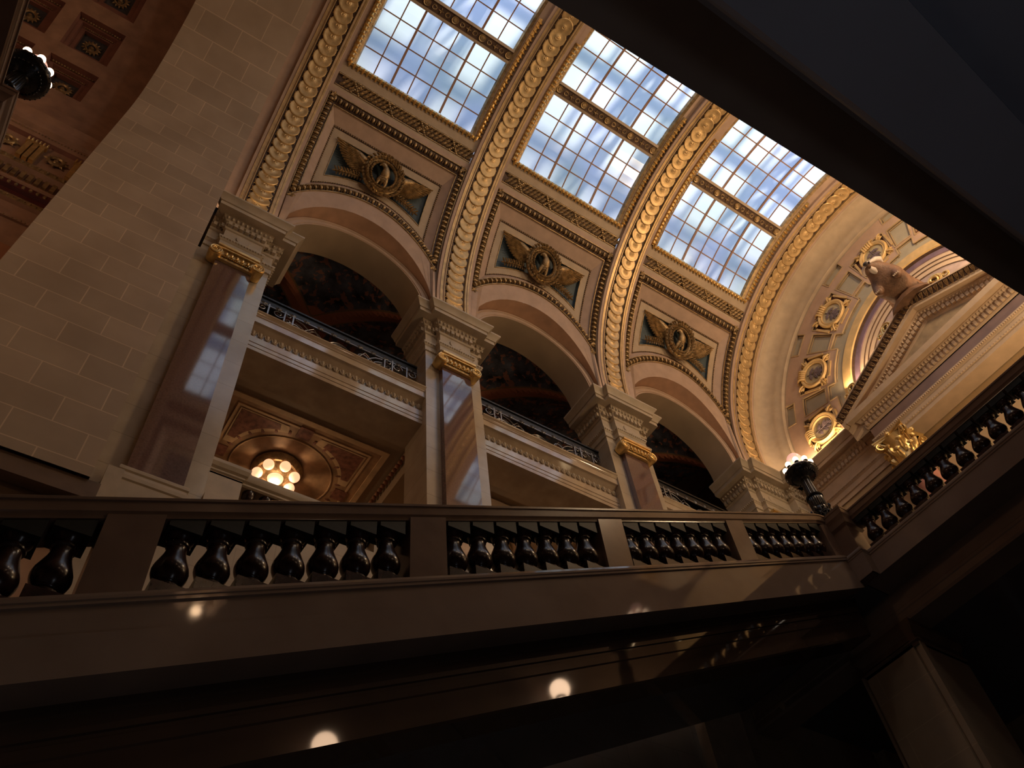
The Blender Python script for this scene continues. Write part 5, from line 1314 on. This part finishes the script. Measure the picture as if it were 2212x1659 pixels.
def torchere(x, y, label, light=True):
    root = empty('torchere_lamp', (x, y, 12.125), label, 'lamp', 'bronze torchere lamps')
    b = MB(); b.box((-0.22, -0.22, 0.0), (0.22, 0.22, 0.07)); b.build('plinth', LBR, parent=root)
    b = MB().lathe([(0.20, 0.07), (0.20, 0.12), (0.16, 0.18), (0.165, 0.3), (0.18, 0.44), (0.17, 0.5)], 24)
    for k in range(8):
        a = PI / 4 * k; o = np.array((cos(a), sin(a), 0)); t = np.array((-sin(a), cos(a), 0))
        pts = []
        for q in range(20):
            u = q / 19; an = u * 3 * PI; r = 0.085 * (1 - .7 * u); pts.append(o * (0.185) + np.array((0, 0, 0.28)) + t * r * cos(an) * (1 if k % 2 else -1) + np.array((0, 0, r * sin(an))))
        b.tube(pts, 0.016, 5)
        b.stamp(LEAF, fr(o * 0.18 + np.array((0, 0, 0.36)), t * 0.14, np.array((0, 0, 0.16)) + o * 0.02, o * 0.2))
    b.build('scrolled_base', LBR, parent=root, smooth=45)
    b = MB(); n = 48; P = []
    for k in range(n):
        a = 2 * PI * k / n; f = 1 - 0.06 * (k % 2)
        P.append([(r * f * cos(a), r * f * sin(a), z) for r, z in ((0.165, 0.50), (0.170, 0.54), (0.178, 0.70), (0.176, 0.80), (0.160, 0.84))])
    b.grid(P, cu=True); b.lathe([(0.16, 0.84), (0.19, 0.85), (0.195, 0.88), (0.165, 0.90), (0.14, 0.91)], 24); b.build('fluted_drum', LBR, parent=root, smooth=25)
    b = MB(); P = []
    for k in range(n):
        a = 2 * PI * k / n; f = 1 - 0.05 * (k % 2)
        P.append([(r * f * cos(a), r * f * sin(a), z) for r, z in ((0.135, 0.91), (0.128, 1.15), (0.115, 1.40), (0.12, 1.46))])
    b.grid(P, cu=True); b.build('shaft', LBR, parent=root, smooth=25)
    b = MB().lathe([(0.12, 1.44), (0.13, 1.48), (0.20, 1.51), (0.30, 1.56), (0.35, 1.60), (0.38, 1.64), (0.385, 1.68), (0.36, 1.72), (0.30, 1.72), (0.0, 1.70)], 36)
    for k in range(30):
        a = 2 * PI * k / 30; b.stamp(BEAD, fr((0.275 * cos(a), 0.275 * sin(a), 1.545), (0.045, 0, 0), (0, 0.045, 0), (0, 0, 0.045)))
        b.stamp(BEAD, fr((0.375 * cos(a), 0.375 * sin(a), 1.645), (0.03, 0, 0), (0, 0.03, 0), (0, 0, 0.04)))
    b.build('bowl', LBR, parent=root, smooth=45)
    for k in range(9):
        a = 2 * PI * k / 9 + 0.2
        c = MB().lathe([(0.03, 1.70), (0.055, 1.74), (0.06, 1.80), (0.04, 1.82)], 10, (0.29 * cos(a), 0.29 * sin(a), 0)); c.build('socket', LBR, parent=root, smooth=45)
        g = MB(); g.stamp(sph(0.066, 0.066, 0.075, 14, 9), np.eye(4)); o = g.build('bulb', BULB, parent=root, smooth=180); o.location = (0.30 * cos(a), 0.30 * sin(a), 1.865)
    g = MB(); g.stamp(sph(0.18, 0.18, 0.20, 24, 14), np.eye(4)); o = g.build('globe', BULBP, parent=root, smooth=180, ); o.location = (0, 0, 2.12)
    o['label'] = 'large pink glass globe'
    b = MB().lathe([(0.09, 1.70), (0.06, 1.78), (0.05, 1.88), (0.09, 1.94), (0.07, 1.96)], 16); b.build('globe_stem', LBR, parent=root, smooth=45)
    return root
torchere(13.77, 6.60, 'lit bronze torchere lamp standing on the corner newel of the stair')
torchere(-3.17, 6.60, 'dark bronze lamp bowl with glowing rim at the top left edge')
torchere(13.77, 0.30, 'matching bronze torchere lamp beyond the right edge, seen only in reflections')

def globe_sconce(p, label):
    root = empty('globe_sconce', p, label, 'wall lamp')
    g = MB(); g.stamp(sph(0.30, 0.30, 0.30, 24, 14), np.eye(4)); g.build('globe', SCON, parent=root, smooth=180)
    b = MB().lathe([(0.10, -0.30), (0.16, -0.27), (0.17, -0.24)], 16); b.tube([(0, 0, -0.29), (0, -0.25, -0.42), (0, -0.54, -0.30)], 0.03, 8); b.box((-0.1, -0.57, -0.45), (0.1, -0.52, -0.1)); b.build('bracket', LBR, parent=root, smooth=45)
SCON = mat('lit_sconce_globe', (0.9, 0.8, 0.7), 0.3, emit=(1.0, 0.66, 0.42), estr=16)
globe_sconce((7.1, -3.04, 11.0), 'round wall globe lamp on the unseen right wall, lower of the two')
globe_sconce((14.3, -3.04, 14.6), 'round wall globe lamp on the unseen right wall, farther and higher')
build_ceiling_lamp((3.3, -2.7, 13.2), 'gilded ring lamp hanging on the unseen right side of the hall')

# pier below the corner
px, py0, py1 = 14.33, 6.42, 7.72
root = empty('stone_pier', (px, (py0 + py1) / 2, -2.2), 'pale stone pier below the landing corner at lower right', 'pier')
def fin(b, name, mt, **k):
    o = b.build(name, mt, **k); o.parent = root; o.location = -np.array(root.location); return o
PB = blocks(mat('pier_stone_lower', (0.46, 0.375, 0.28), 0.35, scale=1.0, col2=(0.36, 0.285, 0.21)), 3, 0.72, axes=('Y', 'Z'), mortar=0.008, joint=1.2, dark=0.95)
b = MB(); b.box((px + 0.08, py0, -2.2), (px + 1.5, py1 + 0.14, 9.35)); b.box((px, py0 + 0.13, -2.2), (px + 0.3, py1, 9.35)); b.box((px + 0.04, py0 - 0.02, -2.2), (px + 0.2, py0 + 0.10, 9.35)); fin(b, 'shaft', PB)
b = MB(); b.sweep(plan_frames([(px + 1.5, py1), (px, py1), (px, py0), (px + 1.5, py0)][::1]), [(0.0, 9.2), (0.0, 9.26), (0.04, 9.28), (0.04, 9.31), (0.0, 9.34), (0.0, 9.46), (0.06, 9.54), (0.09, 9.60), (0.09, 9.71), (0.0, 9.72)]); 
b.v = [v * np.array((1, 1, 1)) for v in b.v]; fin(b, 'capital', RAIL, smooth=20)

# ------------------------------------------------------------------ enclosure, floor
b = MB(); b.box((-13, -6, -2.4), (21, 17.2, -2.2)); b.build('floor', FLOOR, kind='structure')
b = MB(); b.box((-12.2, -3.9, -2.2), (20.6, -3.62, 21.0)); b.build('wall_right', mat('shaded_brown_wall', (0.10, 0.065, 0.05), 0.6), kind='structure')
b = MB(); b.box((-12.2, -3.9, -2.2), (-12, 17.2, 9.5)); b.build('wall_back', RUSTP, kind='structure')

# roof space above the skylights: white steel trusses and glazing beams lit by the sun
def truss(x, label, tilt=0.0):
    b = MB(); z0 = 30.4
    def bar(p, q, r): b.tube([p, q], r, 4)
    ys = np.linspace(-5, 12, 12)
    for k in range(len(ys) - 1):
        top = lambda y: 34.5 - abs(y - YC) * 0.42
        bar((x, ys[k], z0), (x, ys[k + 1], z0), 0.13); bar((x + tilt, ys[k], top(ys[k])), (x + tilt, ys[k + 1], top(ys[k + 1])), 0.15)
        bar((x, ys[k], z0), (x + tilt, ys[k + 1], top(ys[k + 1])), 0.09)
        bar((x, ys[k], z0), (x + tilt, ys[k], top(ys[k])), 0.08)
    o = b.build('roof_truss', STEEL); tag(o, label, 'truss', 'roof trusses over the skylights')
for k, x in enumerate((2.2, 5.4, 8.6, 11.6, 14.6, 17.8)):
    truss(x, 'white steel roof truss faintly seen through ' + ['the left end of the first skylight', 'the right end of the first skylight', 'the left part of the middle skylight', 'the right part of the middle skylight', 'the left part of the skylight by the pediment', 'the right part of the skylight by the pediment'][k], 0.5 if k % 2 else -0.4)
b = MB()
for k, y in enumerate((-3.5, -1.2, 0.9, 3.1, 5.6, 7.8, 9.9)): b.box((-1, y - 0.22, 35.2 - abs(y - YC) * .42), (21, y + 0.22, 35.4 - abs(y - YC) * .42))
for k in range(16): b.box((-0.5 + k * 1.4, -5, 33.0), (-0.32 + k * 1.4, 12, 33.1))
tag(b.build('roof_purlins', STEEL), 'white steel purlins above the skylight glass', 'roof framing')
# added unseen opaque shell round the skylights keeps daylight out elsewhere
def shell(name, *boxes):
    for p, q in boxes:
        b = MB(); b.box(p, q); b.build(name, FLOOR, kind='structure')
shell('wall_light_seal', ((-13.2, 17.3, -2.4), (21.4, 17.6, 29.6)), ((-13.2, -5.4, -2.4), (21.4, -5.2, 29.6)), ((-13.4, -5.4, -2.4), (-13.2, 17.6, 29.6)), ((21.2, -5.4, -2.4), (21.4, 17.6, 29.6)),
      ((-13.4, -5.4, 29.6), (0.62, 17.6, 29.9)), ((19.6, -5.4, 29.6), (21.4, 17.6, 29.9)), ((0.62, 10.8, 29.6), (19.6, 17.6, 29.9)), ((0.62, -5.4, 29.6), (19.6, -3.8, 29.9)),
      ((0.0, 10.8, 23.7), (20.9, 11.0, 29.6)), ((0.0, 10.5, 23.6), (20.9, 17.4, 23.75)), ((0.0, -4.1, 20.6), (20.9, -3.9, 29.6)), ((0.10, -4, 28.4), (0.60, 11, 29.6)), ((19.62, -4, 28.4), (19.9, 11, 29.6)))
b = MB(); b.grid([[V(x, t, RV) for t in np.linspace(-6.2, 186.2, 70)] for x in (0.09, 0.46)]); b.build('ceiling_edge_strip', PINK, smooth=30, kind='structure')
b = MB(); b.grid([[V(x, t, RV + 0.9) for t in np.linspace(-4, 184, 60)] for x in (-0.1, 0.75)]); b.build('ceiling_edge_backing', FLOOR, kind='structure')
b = MB(); b.grid([[V(x, t, RV + 0.9) for t in np.linspace(-4, 184, 60)] for x in (19.4, 21.2)]); b.build('ceiling_end_backing', FLOOR, kind='structure')
